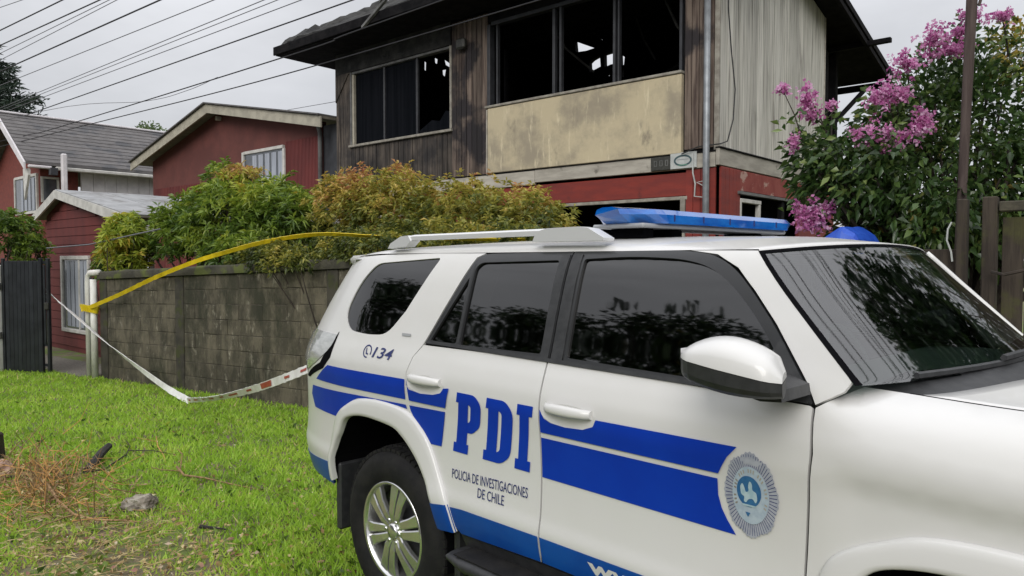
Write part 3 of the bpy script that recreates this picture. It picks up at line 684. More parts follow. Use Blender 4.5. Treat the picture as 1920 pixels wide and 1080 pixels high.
# =================================================================== POLICE SUV
# body surface: u runs along the car (rear wheel at 0.03), then wraps round the rear corner; z is the height; y = 0 is its right flank
CW = 1.92
WR, WF, WZ = .03, 2.555, .392
PZ = [(.20, .16), (.40, .075), (.50, .035), (.60, .008), (.66, .0), (.72, .010), (.85, .016), (1.0, .010), (1.06, .004), (1.10, .0), (1.16, .004), (1.22, .020), (1.28, .042), (1.32, .055), (1.50, .105), (1.66, .160), (1.70, .185), (1.73, .225), (1.75, .30)]
PF = [(.20, .16), (.40, .075), (.50, .035), (.62, .012), (.95, .020), (1.05, .019), (1.085, .012), (1.12, .002), (1.15, .0), (1.18, .004), (1.21, .014), (1.25, .034), (1.28, .062), (1.305, .11), (1.318, .17), (1.325, .24)]
XE = [(.3, -1.09), (.55, -1.125), (.9, -1.13), (1.2, -1.085), (1.3, -1.045), (1.7, -.76), (1.76, -.72)]
def pchip(T, x):
    X = [t[0] for t in T]; Y = [t[1] for t in T]; n = len(X)
    h = [X[i+1]-X[i] for i in range(n-1)]; d = [(Y[i+1]-Y[i])/h[i] for i in range(n-1)]; m = [0.]*n
    for i in range(1, n-1):
        if d[i-1]*d[i] > 0:
            w1 = 2*h[i]+h[i-1]; w2 = h[i]+2*h[i-1]; m[i] = (w1+w2)/(w1/d[i-1]+w2/d[i])
    m[0] = d[0]; m[-1] = d[-1]
    x = min(max(x, X[0]), X[-1]); i = 0
    while i < n-2 and x > X[i+1]: i += 1
    t = (x-X[i])/h[i]
    return (2*t**3-3*t**2+1)*Y[i]+(t**3-2*t**2+t)*h[i]*m[i]+(-2*t**3+3*t**2)*Y[i+1]+(t**3-t**2)*h[i]*m[i+1]
_tab = {}
def tab(T, x):
    k = (id(T), round(x, 3))
    if k not in _tab: _tab[k] = pchip(T, round(x, 3))
    return _tab[k]
X0, WCN = -.20, .34
def S(u, z):
    yb = tab(PZ, z)
    if u >= X0: return Vector((u, yb, z))
    Lg = X0-tab(XE, z); v = (X0-u)/(2*Lg)
    if v <= 1:
        t = 1-(1-v)**2
        return Vector((X0-Lg*t, yb+WCN*(1-math.sqrt(max(0, 1-t*t))), z))
    return Vector((X0-Lg, yb+WCN+(v-1)*1.41421*WCN, z))
def sm(x): x = min(max(x, 0), 1); return x*x*(3-2*x)
def SF(u, q):          # front wing: same flank, its shoulder drops and rounds over towards the nose
    drop = .015*sm((u-2.05)/.5)+.13*sm((u-2.5)/1.2)
    z = q-drop*sm((q-.85)/.4)
    k = sm((u-2.05)/.14); y = tab(PZ, q)*(1-k)+tab(PF, q)*k if q < 1.3 else tab(PF, q)
    if u > 2.95: y += .42*((u-2.95)/.55)**2.3
    return Vector((u, y, z))
def nrm(Sf, u, z):
    e = 1e-2; a = Sf(u+e, z)-Sf(u-e, z); b = Sf(u, z+e)-Sf(u, z-e)
    n = a.cross(b); n.normalize(); return n      # u forward x z up = outward (-y)
def dens(poly, step):
    o = []
    for i, a in enumerate(poly):
        b = poly[(i+1) % len(poly)]; d = math.dist(a, b); k = max(1, int(d/step))
        o += [(a[0]+(b[0]-a[0])*j/k, a[1]+(b[1]-a[1])*j/k) for j in range(k)]
    return o
def rounded(poly, r, n=4):
    """round the corners; r is one radius or one per corner"""
    o = []; m = len(poly)
    for i, p in enumerate(poly):
        rr_ = r[i] if isinstance(r, (list, tuple)) else r
        a = Vector(poly[i-1]); b = Vector(p); c = Vector(poly[(i+1) % m])
        la, lc = (a-b).length, (c-b).length; q = min(rr_, la*.48, lc*.48)
        if q < 1e-4: o.append(tuple(b)); continue
        s = b+(a-b)/la*q; e = b+(c-b)/lc*q
        for k in range(n+1):
            t = k/n; o.append(tuple(s*(1-t)**2+b*2*t*(1-t)+e*t*t))
    return o
def catmull(pts, n=5, closed=False):
    P_ = [Vector(p) for p in pts]; o = []; m = len(P_)
    for i in range(m if closed else m-1):
        p0 = P_[i-1] if (i or closed) else P_[0]; p1 = P_[i]; p2 = P_[(i+1) % m]; p3 = P_[(i+2) % m] if (closed or i+2 < m) else P_[-1]
        for k in range(n):
            t = k/n; o.append(tuple(.5*((2*p1)+(p2-p0)*t+(2*p0-5*p1+4*p2-p3)*t*t+(3*p1-p0-3*p2+p3)*t**3)))
    if not closed: o.append(tuple(P_[-1]))
    return o
def pin(p, poly):
    c = False; n = len(poly)
    for i in range(n):
        a, b = poly[i], poly[i-1]
        if (a[1] > p[1]) != (b[1] > p[1]) and p[0] < (b[0]-a[0])*(p[1]-a[1])/(b[1]-a[1])+a[0]: c = not c
    return c
def patch(outline, holes=(), off=0., Sf=S, grid=.036, step=.03, lip=.014, sharp=True):
    """a panel lying on the body surface: triangulated, with an edge folded inwards"""
    outline = dens(outline, step); holes = [dens(h, step) for h in holes]
    loops = [outline]+holes; pts = []; edges = []
    for lp in loops:
        o = len(pts); pts += lp; edges += [(o+i, o+(i+1) % len(lp)) for i in range(len(lp))]
    bnd = np.array(pts)
    us = [p[0] for p in outline]; zs = [p[1] for p in outline]
    if grid:
        gu = np.arange(min(us)+grid*.5, max(us), grid)
        for iu, u in enumerate(gu):
            for z in np.arange(min(zs)+grid*.3, max(zs), grid*.62):
                q = (u, z+(grid*.31 if iu % 2 else 0))
                if np.min((bnd[:, 0]-q[0])**2+(bnd[:, 1]-q[1])**2) < (.42*min(grid, step))**2: continue
                if pin(q, outline) and not any(pin(q, h) for h in holes): pts.append(q)
    V2, E2, F2, ov, *_ = delaunay_2d_cdt([Vector(p) for p in pts], edges, [], 0, 1e-7)
    keep = []
    for f in F2:
        c = sum((V2[i] for i in f), Vector((0, 0)))/len(f)
        if pin(c, outline) and not any(pin(c, h) for h in holes): keep.append(tuple(f))
    nn = [nrm(Sf, p[0], p[1]) for p in V2]
    v = [Sf(p[0], p[1])+nn[i]*off for i, p in enumerate(V2)]
    mb = MB(); f = []
    for q in keep:
        a, b, c = (V2[i] for i in q[:3]); ar = (b[0]-a[0])*(c[1]-a[1])-(c[0]-a[0])*(b[1]-a[1])
        f.append(q if ar > 0 else q[::-1])
    es = set()
    for q in f:
        for i in range(len(q)): es.add((q[i], q[(i+1) % len(q)]))
    be = [(a, b) for (a, b) in es if (b, a) not in es]
    mb.add(v, f)
    if lip:
        used = sorted({i for e in be for i in e}); base = len(v); idx = {i: base+2*k for k, i in enumerate(used)}
        ex = []
        for i in used: ex += [v[i]-nn[i]*.0, v[i]-nn[i]*lip]
        o = len(mb.v); mb.v += [tuple(p) for p in ex]
        for (a, b) in be:
            mb.f.append((idx[a], idx[a]+1, idx[b]+1, idx[b]))
    mb.n = [tuple(q) for q in nn]+[(0., 0., 0.)]*(len(mb.v)-len(nn))
    return mb
def grow(poly, d):
    n = len(poly); o = []; ar = sum(poly[i][0]*poly[(i+1) % n][1]-poly[(i+1) % n][0]*poly[i][1] for i in range(n)); sg = 1 if ar > 0 else -1
    for i in range(n):
        a = Vector(poly[i-1]); b = Vector(poly[(i+1) % n]); t = b-a
        if t.length < 1e-6: o.append(poly[i]); continue
        t.normalize(); o.append((poly[i][0]+sg*t.y*d, poly[i][1]-sg*t.x*d))
    return o
car = thing('police_car', 'large white police four-wheel drive with blue stripes and a blue roof light bar', 'car', (1.2, .96, 0))
def both(mb, name, m, parent=None, smooth=True, parent2=None):
    a = mb.build(name, m, parent or car, smooth); b = mb.mirror(CW).build(name, m, parent2 or parent or car, smooth); return a, b

# --- arch curves (relative to the wheel)
FO = [(-.545, .545), (-.52, .66), (-.490, .78), (-.457, .868), (-.404, .915), (-.337, .950), (-.226, .995), (-.071, 1.012), (.119, 1.006), (.222, .978), (.294, .926), (.346, .873), (.415, .76), (.485, .645), (.512, .53)]
FI = [(-.482, .545), (-.470, .66), (-.425, .755), (-.395, .795), (-.347, .865), (-.285, .898), (-.180, .918), (-.06, .918), (.085, .905), (.155, .875), (.225, .825), (.290, .765), (.350, .690), (.382, .635), (.405, .53)]
def flare(cx, Sf, flip=False, u_max=None):
    sg = -1 if flip else 1
    O = catmull([(cx+sg*a, b) for a, b in FO], 4); I = catmull([(cx+sg*a, b) for a, b in FI], 4)
    prof = [(0., .0005), (.03, .012), (.10, .018), (.35, .021), (.75, .028), (.93, .027), (1., .018), (1., -.004)]
    rows = []
    for o, i in zip(O, I):
        r_ = []
        for t, off in prof:
            u = o[0]+(i[0]-o[0])*t; z = o[1]+(i[1]-o[1])*t; r_.append(Sf(u, z)+nrm(Sf, u, z)*off)
        rows.append(r_)
    return MB().grid(rows, flip)
# --- window outlines
QW = rounded([(-.235, 1.655), (.262, 1.682), (.10, 1.435), (-.015, 1.317), (-.168, 1.308), (-.36, 1.318), (-.455, 1.395), (-.375, 1.545)], [.05, .025, .0, .06, .05, .06, .08, .1])
TRI = rounded([(.325, 1.316), (.500, 1.316), (.500, 1.600)], .012)
RG = rounded([(.522, 1.640), (.552, 1.660), (.993, 1.670), (.996, 1.318), (.522, 1.314)], [.03, .02, .012, .012, .012])
FG = rounded([(1.118, 1.674), (1.34, 1.684), (1.545, 1.674), (1.655, 1.650), (1.750, 1.589), (1.827, 1.512), (1.877, 1.455), (1.955, 1.345), (1.93, 1.300), (1.624, 1.304), (1.125, 1.316)], [.012, .1, .06, .06, .06, .06, .06, .03, .03, .01, .012])
# --- painted panels
arch_q = [(WR-.512, .54), (WR-.49, .66), (WR-.45, .785), (WR-.42, .84), (WR-.37, .895), (WR-.25, .945), (WR-.07, .962), (WR+.10, .955), (WR+.19, .935), (WR+.235, .915)]
qp = [(.548, 1.70), (.2, 1.702), (-.2, 1.697), (-.6, 1.682), (-1.05, 1.672), (-1.16, 1.655), (-1.42, 1.46), (-1.66, 1.285), (-1.86, 1.0), (-1.88, .74), (-1.84, .545)]+arch_q+[(.248, 1.0), (.214, 1.08), (.208, 1.17), (.232, 1.24), (.279, 1.294), (.503, 1.682)]
a, b = both(patch(qp, [QW]), 'quarter_panel', 'paint_white'); QP = (a, b)
rd = [(.287, 1.294), (1.036, 1.298), (1.036, .545), (.565, .525), (WR+.505, .56), (WR+.45, .70), (WR+.37, .83), (WR+.31, .905), (WR+.245, .955), (.252, 1.0), (.2185, 1.08), (.2125, 1.17), (.236, 1.24)]
RD = both(patch(rd), 'rear_door', 'paint_white')
fd = rounded([(1.044, 1.298), (2.041, 1.271), (2.043, 1.232), (2.052, 1.15), (2.046, 1.08), (2.034, .81), (2.028, .545), (1.044, .545)], [0, .01, .05, .05, .05, .1, .02, 0])
FD = both(patch(fd), 'front_door', 'paint_white')
arch_f = [(WF-p[0]+WR if False else WF-(p[0]-WR), p[1]) for p in arch_q]
fw_ = [(2.050, 1.268), (2.125, 1.319), (2.30, 1.319), (2.8, 1.319), (3.2, 1.319), (3.42, 1.30), (3.45, .95), (3.42, .60), (WF+.52, .54)]
arch_front = [(WF+.45, .66), (WF+.38, .80), (WF+.33, .86), (WF+.24, .92), (WF+.10, .957), (WF-.05, .962), (WF-.22, .950), (WF-.35, .905), (WF-.42, .84), (WF-.45, .785), (WF-.49, .66), (WF-.512, .545)]
fw_ = fw_+arch_front+[(2.036, .545), (2.042, .81), (2.054, 1.08), (2.060, 1.15), (2.051, 1.232)]
both(patch(fw_, Sf=SF, grid=.045, step=.03), 'front_wing', 'paint_white')
pf = [(1.56, 1.703), (1.665, 1.690), (1.750, 1.648), (1.822, 1.578), (1.906, 1.483), (2.018, 1.330), (2.048, 1.276), (2.118, 1.318), (2.135, 1.345), (2.124, 1.358), (2.019, 1.466), (1.907, 1.582), (1.80, 1.700)]
both(patch(pf, grid=.04, step=.03), 'windscreen_pillar', 'paint_white')
both(flare(WR, S), 'wheel_arch', 'paint_white'); both(flare(WF, SF), 'wheel_arch', 'paint_white')
# --- side windows: black surrounds, glass set in
rs = rounded([(.295, 1.300), (.512, 1.682), (.565, 1.697), (1.046, 1.703), (1.046, 1.300)], [.01, .03, .03, .0, .0])
a, b = both(patch(rs, [TRI, RG], off=.001, lip=.02), 'window_surround', 'gloss_black', smooth=True)
both(patch(grow(TRI, .006), off=-.009, lip=0), 'side_window', 'privacy_glass'); both(patch(grow(RG, .008), off=-.009, lip=0), 'side_window', 'privacy_glass')
fs = rounded([(1.052, 1.703), (1.53, 1.703), (1.657, 1.688), (1.743, 1.645), (1.815, 1.575), (1.899, 1.480), (2.011, 1.327), (2.042, 1.275), (1.052, 1.301)], [0, .05, .05, .05, .05, .05, .05, .01, 0])
both(patch(fs, [FG], off=.001, lip=.02), 'window_surround', 'gloss_black')
both(patch(grow(FG, .008), off=-.009, lip=0), 'side_window', 'privacy_glass')
both(patch(grow(QW, .010), off=-.006, lip=0), 'quarter_window', 'privacy_glass')
bl = [(.30, 1.303), (2.03, 1.276), (2.03, 1.290), (.31, 1.317)]
both(patch(bl, off=.006, grid=0), 'belt_moulding', 'black_plastic')
both(patch([(.505, 1.318), (.518, 1.318), (.518, 1.655), (.508, 1.64)], off=.002, grid=0), 'window_divider', 'black_plastic')
both(patch([(1.0, 1.30), (1.042, 1.30), (1.042, 1.69), (1.0, 1.69)], off=.005), 'pillar_trim', 'black_plastic')
both(patch([(1.056, 1.30), (1.112, 1.30), (1.105, 1.69), (1.056, 1.69)], off=.005), 'pillar_trim', 'black_plastic')
# --- roof, bonnet, tailgate
def H(x): return pchip([(-.9, 1.695), (-.7, 1.703), (0., 1.742), (.5, 1.757), (1.1, 1.760), (1.5, 1.752), (1.8, 1.722)], x)
# windscreen: bowed sheet between both pillars
ed = catmull([(1.80, 1.698), (1.907, 1.580), (2.019, 1.464), (2.124, 1.356), (2.145, 1.336)], 5)
rows = []
for k, (u, z) in enumerate(ed):
    p = S(min(u, 2.5), z); r_ = []
    for j in range(25):
        t = j/24.; y = p.y+(CW-2*p.y)*t; bow = (.105+.10*k/len(ed))*(1-(2*t-1)**2); r_.append((p.x+bow, y, p.z+.030*(1-(2*t-1)**2)*(1-k/len(ed))))
    rows.append(r_)
ws = MB().grid(rows, True).build('windscreen', 'windscreen_glass', car, True)
WS = rows
rows = []
for i in range(41):
    u = -1.02+i*(1.80+1.02)/40
    zt_ = 1.703 if u > -.2 else 1.703-.028*sm((-.2-u)/.8)
    p = S(u, zt_-.001); h = H(p.x); g_ = []
    half = []
    for dy, dz in ((0, 0), (.012, .012), (.035, .026), (.075, .038), (.15, .048), (.30, .058), (.5, .066), (.77, .072)):
        t = dy/.77; y = p.y+(CW/2-p.y)*t; half.append(Vector((p.x+(.10*t**1.5 if u > 1.6 else .10*t**1.5*sm((u-.8)/.8)), y, max(zt_-.001, zt_+(h-1.703+0)*sm(t*6)*.0+dz*(h-1.70+.012)/.072))))
    rows.append(half+[Vector((q.x, CW-q.y, q.z)) for q in half[:-1][::-1]])
top = WS[0]
def ws_at(y):
    for j in range(len(top)-1):
        if top[j][1] <= y <= top[j+1][1]:
            f_ = (y-top[j][1])/(top[j+1][1]-top[j][1]); return top[j][0]+(top[j+1][0]-top[j][0])*f_, top[j][2]+(top[j+1][2]-top[j][2])*f_
    return (top[0][0], top[0][2]) if y < top[0][1] else (top[-1][0], top[-1][2])
fx = [(ws_at(q.y)[0]-q.x, ws_at(q.y)[1]+.006-q.z) for q in rows[-1]]
for i in range(41):
    k = sm((i-26)/14.)
    rows[i] = [Vector((q.x+fx[j][0]*k, q.y, q.z+fx[j][1]*k)) for j, q in enumerate(rows[i])]
rows.append([Vector((q.x+.004, q.y, q.z-.02)) for q in rows[-1]])
MB().grid(rows).build('roof', 'paint_white', car, True)
ROOF = rows
def ws_pt(a, b, off):   # a across 0..1, b down 0..1
    i = min(int(b*(len(WS)-1)), len(WS)-2); fb = b*(len(WS)-1)-i; j = min(int(a*24), 23); fa = a*24-j
    P_ = lambda i_, j_: Vector(WS[i_][j_])
    p = (P_(i, j)*(1-fa)+P_(i, j+1)*fa)*(1-fb)+(P_(i+1, j)*(1-fa)+P_(i+1, j+1)*fa)*fb
    n = (P_(i, j+1)-P_(i, j)).cross(P_(i+1, j)-P_(i, j)); n.normalize()
    if n.x < 0: n = -n
    return p+n*off
def ws_strip(a0, a1, b0, b1, off, na=24, nb=12): return MB().grid([[ws_pt(a0+(a1-a0)*j/na, b0+(b1-b0)*i/nb, off) for j in range(na+1)] for i in range(nb+1)])
for args in ((0, 1, 0, .028, .002), (0, .014, .028, 1, .002, 3), (.984, 1, .028, 1, .002, 3)): ws_strip(*args).build('black_border', 'dark_void', ws, True)
for a_ in (1.,):
    MB().tube([ws_pt(a_, k/14., .004)+Vector((0, -.006 if a_ == 0 else .006, 0)) for k in range(15)], .013, 7).build('windscreen_trim', 'paint_white', car, True)
# scuttle and bonnet
def bz(x, y):
    t = abs(y-CW/2)/(CW/2-.17); drop = .015*sm((x-2.05)/.5)+.13*sm((x-2.5)/1.2)
    return 1.326-drop-.008+.026*(1-sm((t-.45)/.55))*sm((x-2.1)/.25)*(1-.5*sm((x-2.8)/.7))-.10*max(0, (x-3.2)/.3)**2
rows = []
for i in range(9):
    t = i/8.; r_ = []
    for j in range(33):
        s_ = j/32.; y = .165+(CW-.33)*s_; ed_ = sm(min(s_, 1-s_)/.10); yb_ = min(max(y, .178), CW-.178); q_ = 1-(2*(yb_-.178)/(CW-.356)-1)**2
        xe_ = 2.262+.215*q_+.02; x = 2.118+.205*(1-(2*s_-1)**2); z0 = 1.312+.042*ed_; z1 = bz(xe_, yb_)-.014
        r_.append((x+(xe_-x)*t, y, z0+(z1-z0)*t-.010*math.sin(math.pi*t)*ed_))
    rows.append(r_)
MB().grid(rows).build('scuttle', 'black_plastic', car, True)
gap_ = [(x_, .1822, bz(x_, .186)-.0025) for x_ in [2.24+.06*k for k in range(18)]]
both(MB().tube(gap_, .0052, 5), 'panel_gap', 'dark_void')
rows = []
for j in range(33):
    y = .186+(CW-.372)*j/32; r_ = []
    xs = 2.262+.215*(1-(2*j/32.-1)**2); xe = 3.18+.30*(1-(2*j/32.-1)**2)
    for i in range(21): x = xs+(xe-xs)*i/20; r_.append((x, y, bz(x, y)))
    rows.append([(xs-.002, y, bz(xs, y)-.03)]+r_)
rows = [[(x, y-.001, z-.02) for x, y, z in rows[0]]]+rows+[[(x, y+.001, z-.02) for x, y, z in rows[-1]]]
MB().grid(rows, True).build('bonnet', 'paint_white', car, True)
tg = [(-1.9, .80), (-1.90, 1.0), (-1.70, 1.285), (-1.46, 1.46), (-1.20, 1.655), (-2.02, 1.66), (-2.62, 1.28), (-3.0, 1.0), (-3.0, .80)]
def T_end(z): return X0-2*(X0-tab(XE, z))
rows = []; 
def tail_rows(z0, z1, nz_, off=0., y0=.36, y1=CW-.36, nx=12):
    rr_ = []
    for i in range(nz_+1):
        z = z0+(z1-z0)*i/nz_; x = tab(XE, z)-off; rr_.append([(x-.02*(1-((y0+(y1-y0)*j/nx-.96)/.62)**2), y0+(y1-y0)*j/nx+tab(PZ, z)*(1 if j == 0 else -1 if j == nx else 0), z) for j in range(nx+1)])
    return rr_
MB().grid(tail_rows(.80, 1.30, 6)).build('tailgate', 'paint_white', car, True)
MB().grid(tail_rows(1.30, 1.665, 5)).build('rear_window', 'privacy_glass', car, True)
# rear bumper
bp = [(-.515, .545), (-.505, .62), (-.50, .70), (-1.9, .82), (-1.93, .545)]
MB().box(-1.17, -1.0, .36, CW-.36, .53, .80, .03).build('bumper', 'paint_white', car)
both(patch([(WR-.555, .500), (WR-.545, .622), (-.9, .60), (-1.3, .585), (-1.86, .58), (-1.84, .49)], off=.002), 'bumper_skirt', 'sill_blue')
# front end, outside the picture
MB().box(3.36, 3.52, .30, CW-.30, .50, .85, .05).build('front_bumper', 'paint_white', car)
MB().box(3.38, 3.50, .42, CW-.42, .86, 1.10, .03).build('grille', 'black_plastic', car)
both(MB().box(3.28, 3.42, .16, .42, .88, 1.10, .03), 'headlight', 'lamp_clear', smooth=False)
# spoiler
sp = []
for j in range(21):
    t = j/20.; y = .22+(CW-.44)*t; d_ = min(1, min(y-.22, CW-.22-y)/.40); xb = -.47-.40*math.sqrt(max(0, 1-(1-d_)**2)); 
    sp.append([(xb+.30, y, 1.690), (xb+.12, y, 1.700), (xb+.02, y, 1.695), (xb-.012, y, 1.678), (xb-.005, y, 1.655), (xb+.035, y, 1.640), (xb+.12, y, 1.650), (xb+.30, y, 1.655)])
mb = MB().grid(sp); mb.add(sp[0], [tuple(range(8))[::-1]]); mb.add(sp[-1], [tuple(range(8))])
mb.build('spoiler', 'paint_white', car, True, fixn=True)
# tail lamps
tl = []
for k in range(9):
    z = 1.055+k*.230/8; u0_ = [-1.10, -.93, -.80, -.70, -.62, -.56, -.52, -.50, -.49][k]
    row = []
    for j in range(9):
        t = j/8.; u = u0_+(-1.95-u0_)*t
        off = .004+.010*math.sin(math.pi*min(1, t*1.5+.0))**.5*(sm(k/2.5)*sm((8.6-k)/1.6)) if t < .67 else .012
        row.append(S(u, z)+nrm(S, u, z)*off)
    tl.append(row)
TL = both(MB().grid(tl, True), 'tail_lamp', 'lamp_clear')
for q in TL:
    pass
# dark gap beside the lamp
both(patch([(-.475, 1.30), (-.50, 1.17), (-.60, 1.105), (-.98, 1.025), (-1.12, 1.02), (-.66, 1.13), (-.53, 1.23)], off=.003, grid=0), 'lamp_gasket', 'dark_void')
# --- wheels
def wheel(cx, y0, sg):
    wh = bpy.data.objects.new('wheel', None); COL.objects.link(wh); wh.parent = car; wh.matrix_parent_inverse = Matrix.Translation(-car.location); wh.location = (cx, y0, WZ)
    ty = MB().lathe([(.232, .02), (.245, .008), (.275, .0), (.325, -.003), (.355, .010), (.374, .035), (.386, .06), (.391, .10), (.391, .17), (.386, .21), (.372, .24), (.32, .265), (.24, .25)], (0, 0, 0), n=64)
    ty.v = [(x, y*sg, z) for x, y, z in ty.v]; 
    if sg > 0: ty.f = [q[::-1] for q in ty.f]
    ty.build('tyre', 'rubber', wh, True)
    # tread blocks
    tb = MB()
    for k in range(60):
        th = 2*math.pi*k/60
        for (ya, yb, ph) in ((.028, .072, 0), (.08, .13, .05), (.138, .19, 0), (.198, .242, .05)):
            q = []
            for dt in (-.040, .040):
                for rr_ in (.372 if ya < .05 or yb > .23 else .386, .396 if ya > .05 and yb < .23 else .388):
                    for yy in (ya, yb): a_ = th+ph+dt; q.append((rr_*math.cos(a_), yy*sg, rr_*math.sin(a_)))
            tb.add(q, [(2, 3, 7, 6), (0, 2, 6, 4), (1, 5, 7, 3), (0, 1, 3, 2), (4, 6, 7, 5)])
    o = tb.build('tread', 'rubber', wh, fixn=True); o['kind'] = 'stuff'
    rim = MB().lathe([(.236, .022), (.232, .010), (.222, .014), (.216, .030), (.205, .075), (.200, .19)], (0, 0, 0), n=64)
    rim.v = [(x, y*sg, z) for x, y, z in rim.v]
    rim.build('rim', 'alloy', wh, True, fixn=True)
    for k in range(6):
        th = 2*math.pi*k/6+.30; sp_ = MB()
        for (sd_) in (-1, 1):
            sec = []
            for (r_, wd, off, yf) in ((.040, .030, .0165, .024), (.085, .040, .0225, .014), (.15, .046, .0275, .016), (.224, .062, .038, .026)):
                c_ = sd_*off; q = []
                for (dw, dy) in ((-wd/2, .022), (-wd/2, .004), (-wd/2+.006, 0), (wd/2-.006, 0), (wd/2, .004), (wd/2, .022)):
                    tx = c_+dw; q.append((r_*math.cos(th)-tx*math.sin(th), (yf+dy)*sg, r_*math.sin(th)+tx*math.cos(th)))
                sec.append(q)
            sp_.grid(sec); sp_.add(sec[-1], [tuple(range(6))])
        sp_.build('spoke', 'alloy', wh, False, fixn=True)
    hb_ = MB().lathe([(.0, .012), (.030, .012), (.036, .018), (.038, .035)], (0, 0, 0), n=24); hb_.lathe([(.075, .055), (.075, .03), (.06, .026), (.038, .026)], (0, 0, 0), n=36)
    for k in range(6):
        th = 2*math.pi*k/6; hb_.lathe([(.0, .016), (.009, .018), (.011, .03)], (.055*math.cos(th), 0, .055*math.sin(th)), n=8)
    hb_.v = [(x, y*sg, z) for x, y, z in hb_.v]; hb_.build('hub', 'alloy', wh, True, fixn=True)
    bd = MB().lathe([(.0, .085), (.165, .085), (.165, .11), (.0, .11)], (0, 0, 0), n=32); bd.v = [(x, y*sg, z) for x, y, z in bd.v]
    bd.build('brake_disc', 'mullion', wh, fixn=True)
    return wh
for cx in (WR+.012, WF): wheel(cx, .022, 1); wheel(cx, CW-.022, -1)
# wheel wells, mud flaps, sills, step, underside
for cx, Sf, sg in ((WR, S, 1), (WF, SF, 1)):
    I = catmull([(cx+sg*a, b) for a, b in [(-.482, .30)]+FI+[(.405, .30)]], 3); rows = []
    for p_ in I: q = Sf(p_[0], max(p_[1], .45)); rows.append([(p_[0], q.y+.002, p_[1]), (p_[0], q.y+.03, p_[1]), (p_[0], .42, p_[1])])
    both(MB().grid(rows, sg < 0), 'wheel_well', 'dark_void', smooth=False)
    both(MB().box(cx-.54, cx+.54, .40, .44, .25, 1.0), 'wheel_well', 'dark_void', smooth=False)
both(MB().box(WR-.50, WR-.46, .045, .36, .27, .62, .01), 'mud_flap', 'black_plastic', smooth=False)
both(MB().box(WR+.44, WR+.475, .06, .34, .30, .62, .01), 'mud_flap', 'black_plastic', smooth=False)
both(patch([(.545, .515), (2.02, .54), (2.02, .46), (.56, .44)], off=-.012), 'sill', 'black_plastic')
st = []
for i in range(13):
    x = .56+i*(2.06-.56)/12; e = .03*(1 if i in (0, 12) else 0)
    st.append([(x, .12, .47-e*.3), (x, .0, .475-e*.3), (x, -.065+e, .47-e*.3), (x, -.085+e, .455), (x, -.08+e, .43+e*.3), (x, -.02, .41+e*.3), (x, .12, .42)])
mb = MB().grid(st); mb.add(st[0], [tuple(range(7))]); mb.add(st[-1], [tuple(range(7))[::-1]])
SB = both(mb, 'running_board', 'black_plastic', smooth=True)
for q, yy in zip(SB, (-.062, CW-.048)): MB().box(.62, 2.0, yy, yy+.11, .4755, .480).build('step_tread', 'rubber', q)
MB().box(-.85, 3.2, .45, CW-.45, .30, .62).build('underbody', 'dark_void', car)
MB().box(.55, 2.0, .09, CW-.09, .46, .64).build('floor_pan', 'dark_void', car)
# --- handles with a scooped cup behind
def handle(u0_, z0, Sf=S, par=None):
    out = []
    cup = []
    cu, cz, ru, rz_ = u0_+.118, z0-.012, .130, .042
    rows = [[Sf(cu+ru*math.cos(t)*q, cz+rz_*math.sin(t)*q)+nrm(Sf, cu, cz)*(.0035-.0*q if q > .9 else .0016) for t in [2*math.pi*k/28 for k in range(29)]] for q in (1., .86, .4, .02)]
    m1 = MB().grid(rows, True)
    sec = []
    for k in range(15):
        t = k/14.; u = u0_+.012+.215*t; z = z0+.010-.0*t; of = .012+.030*math.sin(math.pi*t)**.45; hh = .0155+.004*math.sin(math.pi*t)
        n_ = nrm(Sf, u, z); sec.append([Sf(u, z+dz*hh)+n_*(of+do) for dz, do in ((-1, -.012), (-1, -.003), (-.5, .005), (.5, .005), (1, -.003), (1, -.012), (0, -.018))])
    m2 = MB().grid([q+[q[0]] for q in sec]); m2.add(sec[0], [tuple(range(7))[::-1]]); m2.add(sec[-1], [tuple(range(7))])
    return m1, m2
for (u0_, z0, D_) in ((.236, 1.140, RD), (1.066, 1.128, FD)):
    m1, m2 = handle(u0_, z0)
    for mb, nm in ((m1, 'handle_recess'), (m2, 'door_handle')):
        for k, par in enumerate(D_): (mb if k == 0 else mb.mirror(CW)).build(nm, 'paint_white', par, True, fixn=True)
# --- mirrors
def blob(cx, cy, cz, fx, fy, n=18, m=12):
    return None
def mprof(t):
    x = 1.775+.285*t
    top = 1.402+.072*(math.sin(math.pi*min(1, .06+t*.84))**.7)-.020*t*t; bot = 1.408-.030*t-.010*t*t
    yo = -.275+.055*abs(t-.45)**1.5; return x, top, bot, yo, -.085
mrw = []; blk_ = []
for k in range(15):
    t = k/14.; x, top, bot, yo, yi = mprof(t); e_ = .35 if k == 0 else .8 if k == 1 else .30 if k == 14 else .82 if k == 13 else 1
    if k == 14: top = bot+.020
    if k == 0: top = bot+.012
    hh = top-bot; q = []
    for a_ in range(15):
        th = math.pi*a_/14; q.append((x+.022*math.cos(th), (yo+yi)/2-(yi-yo)/2*math.cos(th)*(.55+.45*e_), bot+hh*math.sin(th)**.62))
    mrw.append(q)
    bl_ = bot-.062*math.sin(math.pi*min(1, .25+t*.62))**.7-.010; q = []
    for a_ in range(11):
        th = math.pi*a_/10; q.append((x+.022*math.cos(th), (yo+yi)/2-(yi-yo)/2*math.cos(th)*(.55+.45*e_)*.985, bot-.002-(bot-bl_)*math.sin(th)**.6))
    blk_.append(q)
mc = MB().grid(mrw); mc.add(mrw[0], [tuple(range(15))[::-1]]); mc.add(mrw[-1], [tuple(range(15))])
mb2 = MB().grid(blk_, True); mb2.add(blk_[0], [tuple(range(11))]); mb2.add(blk_[-1], [tuple(range(11))[::-1]])
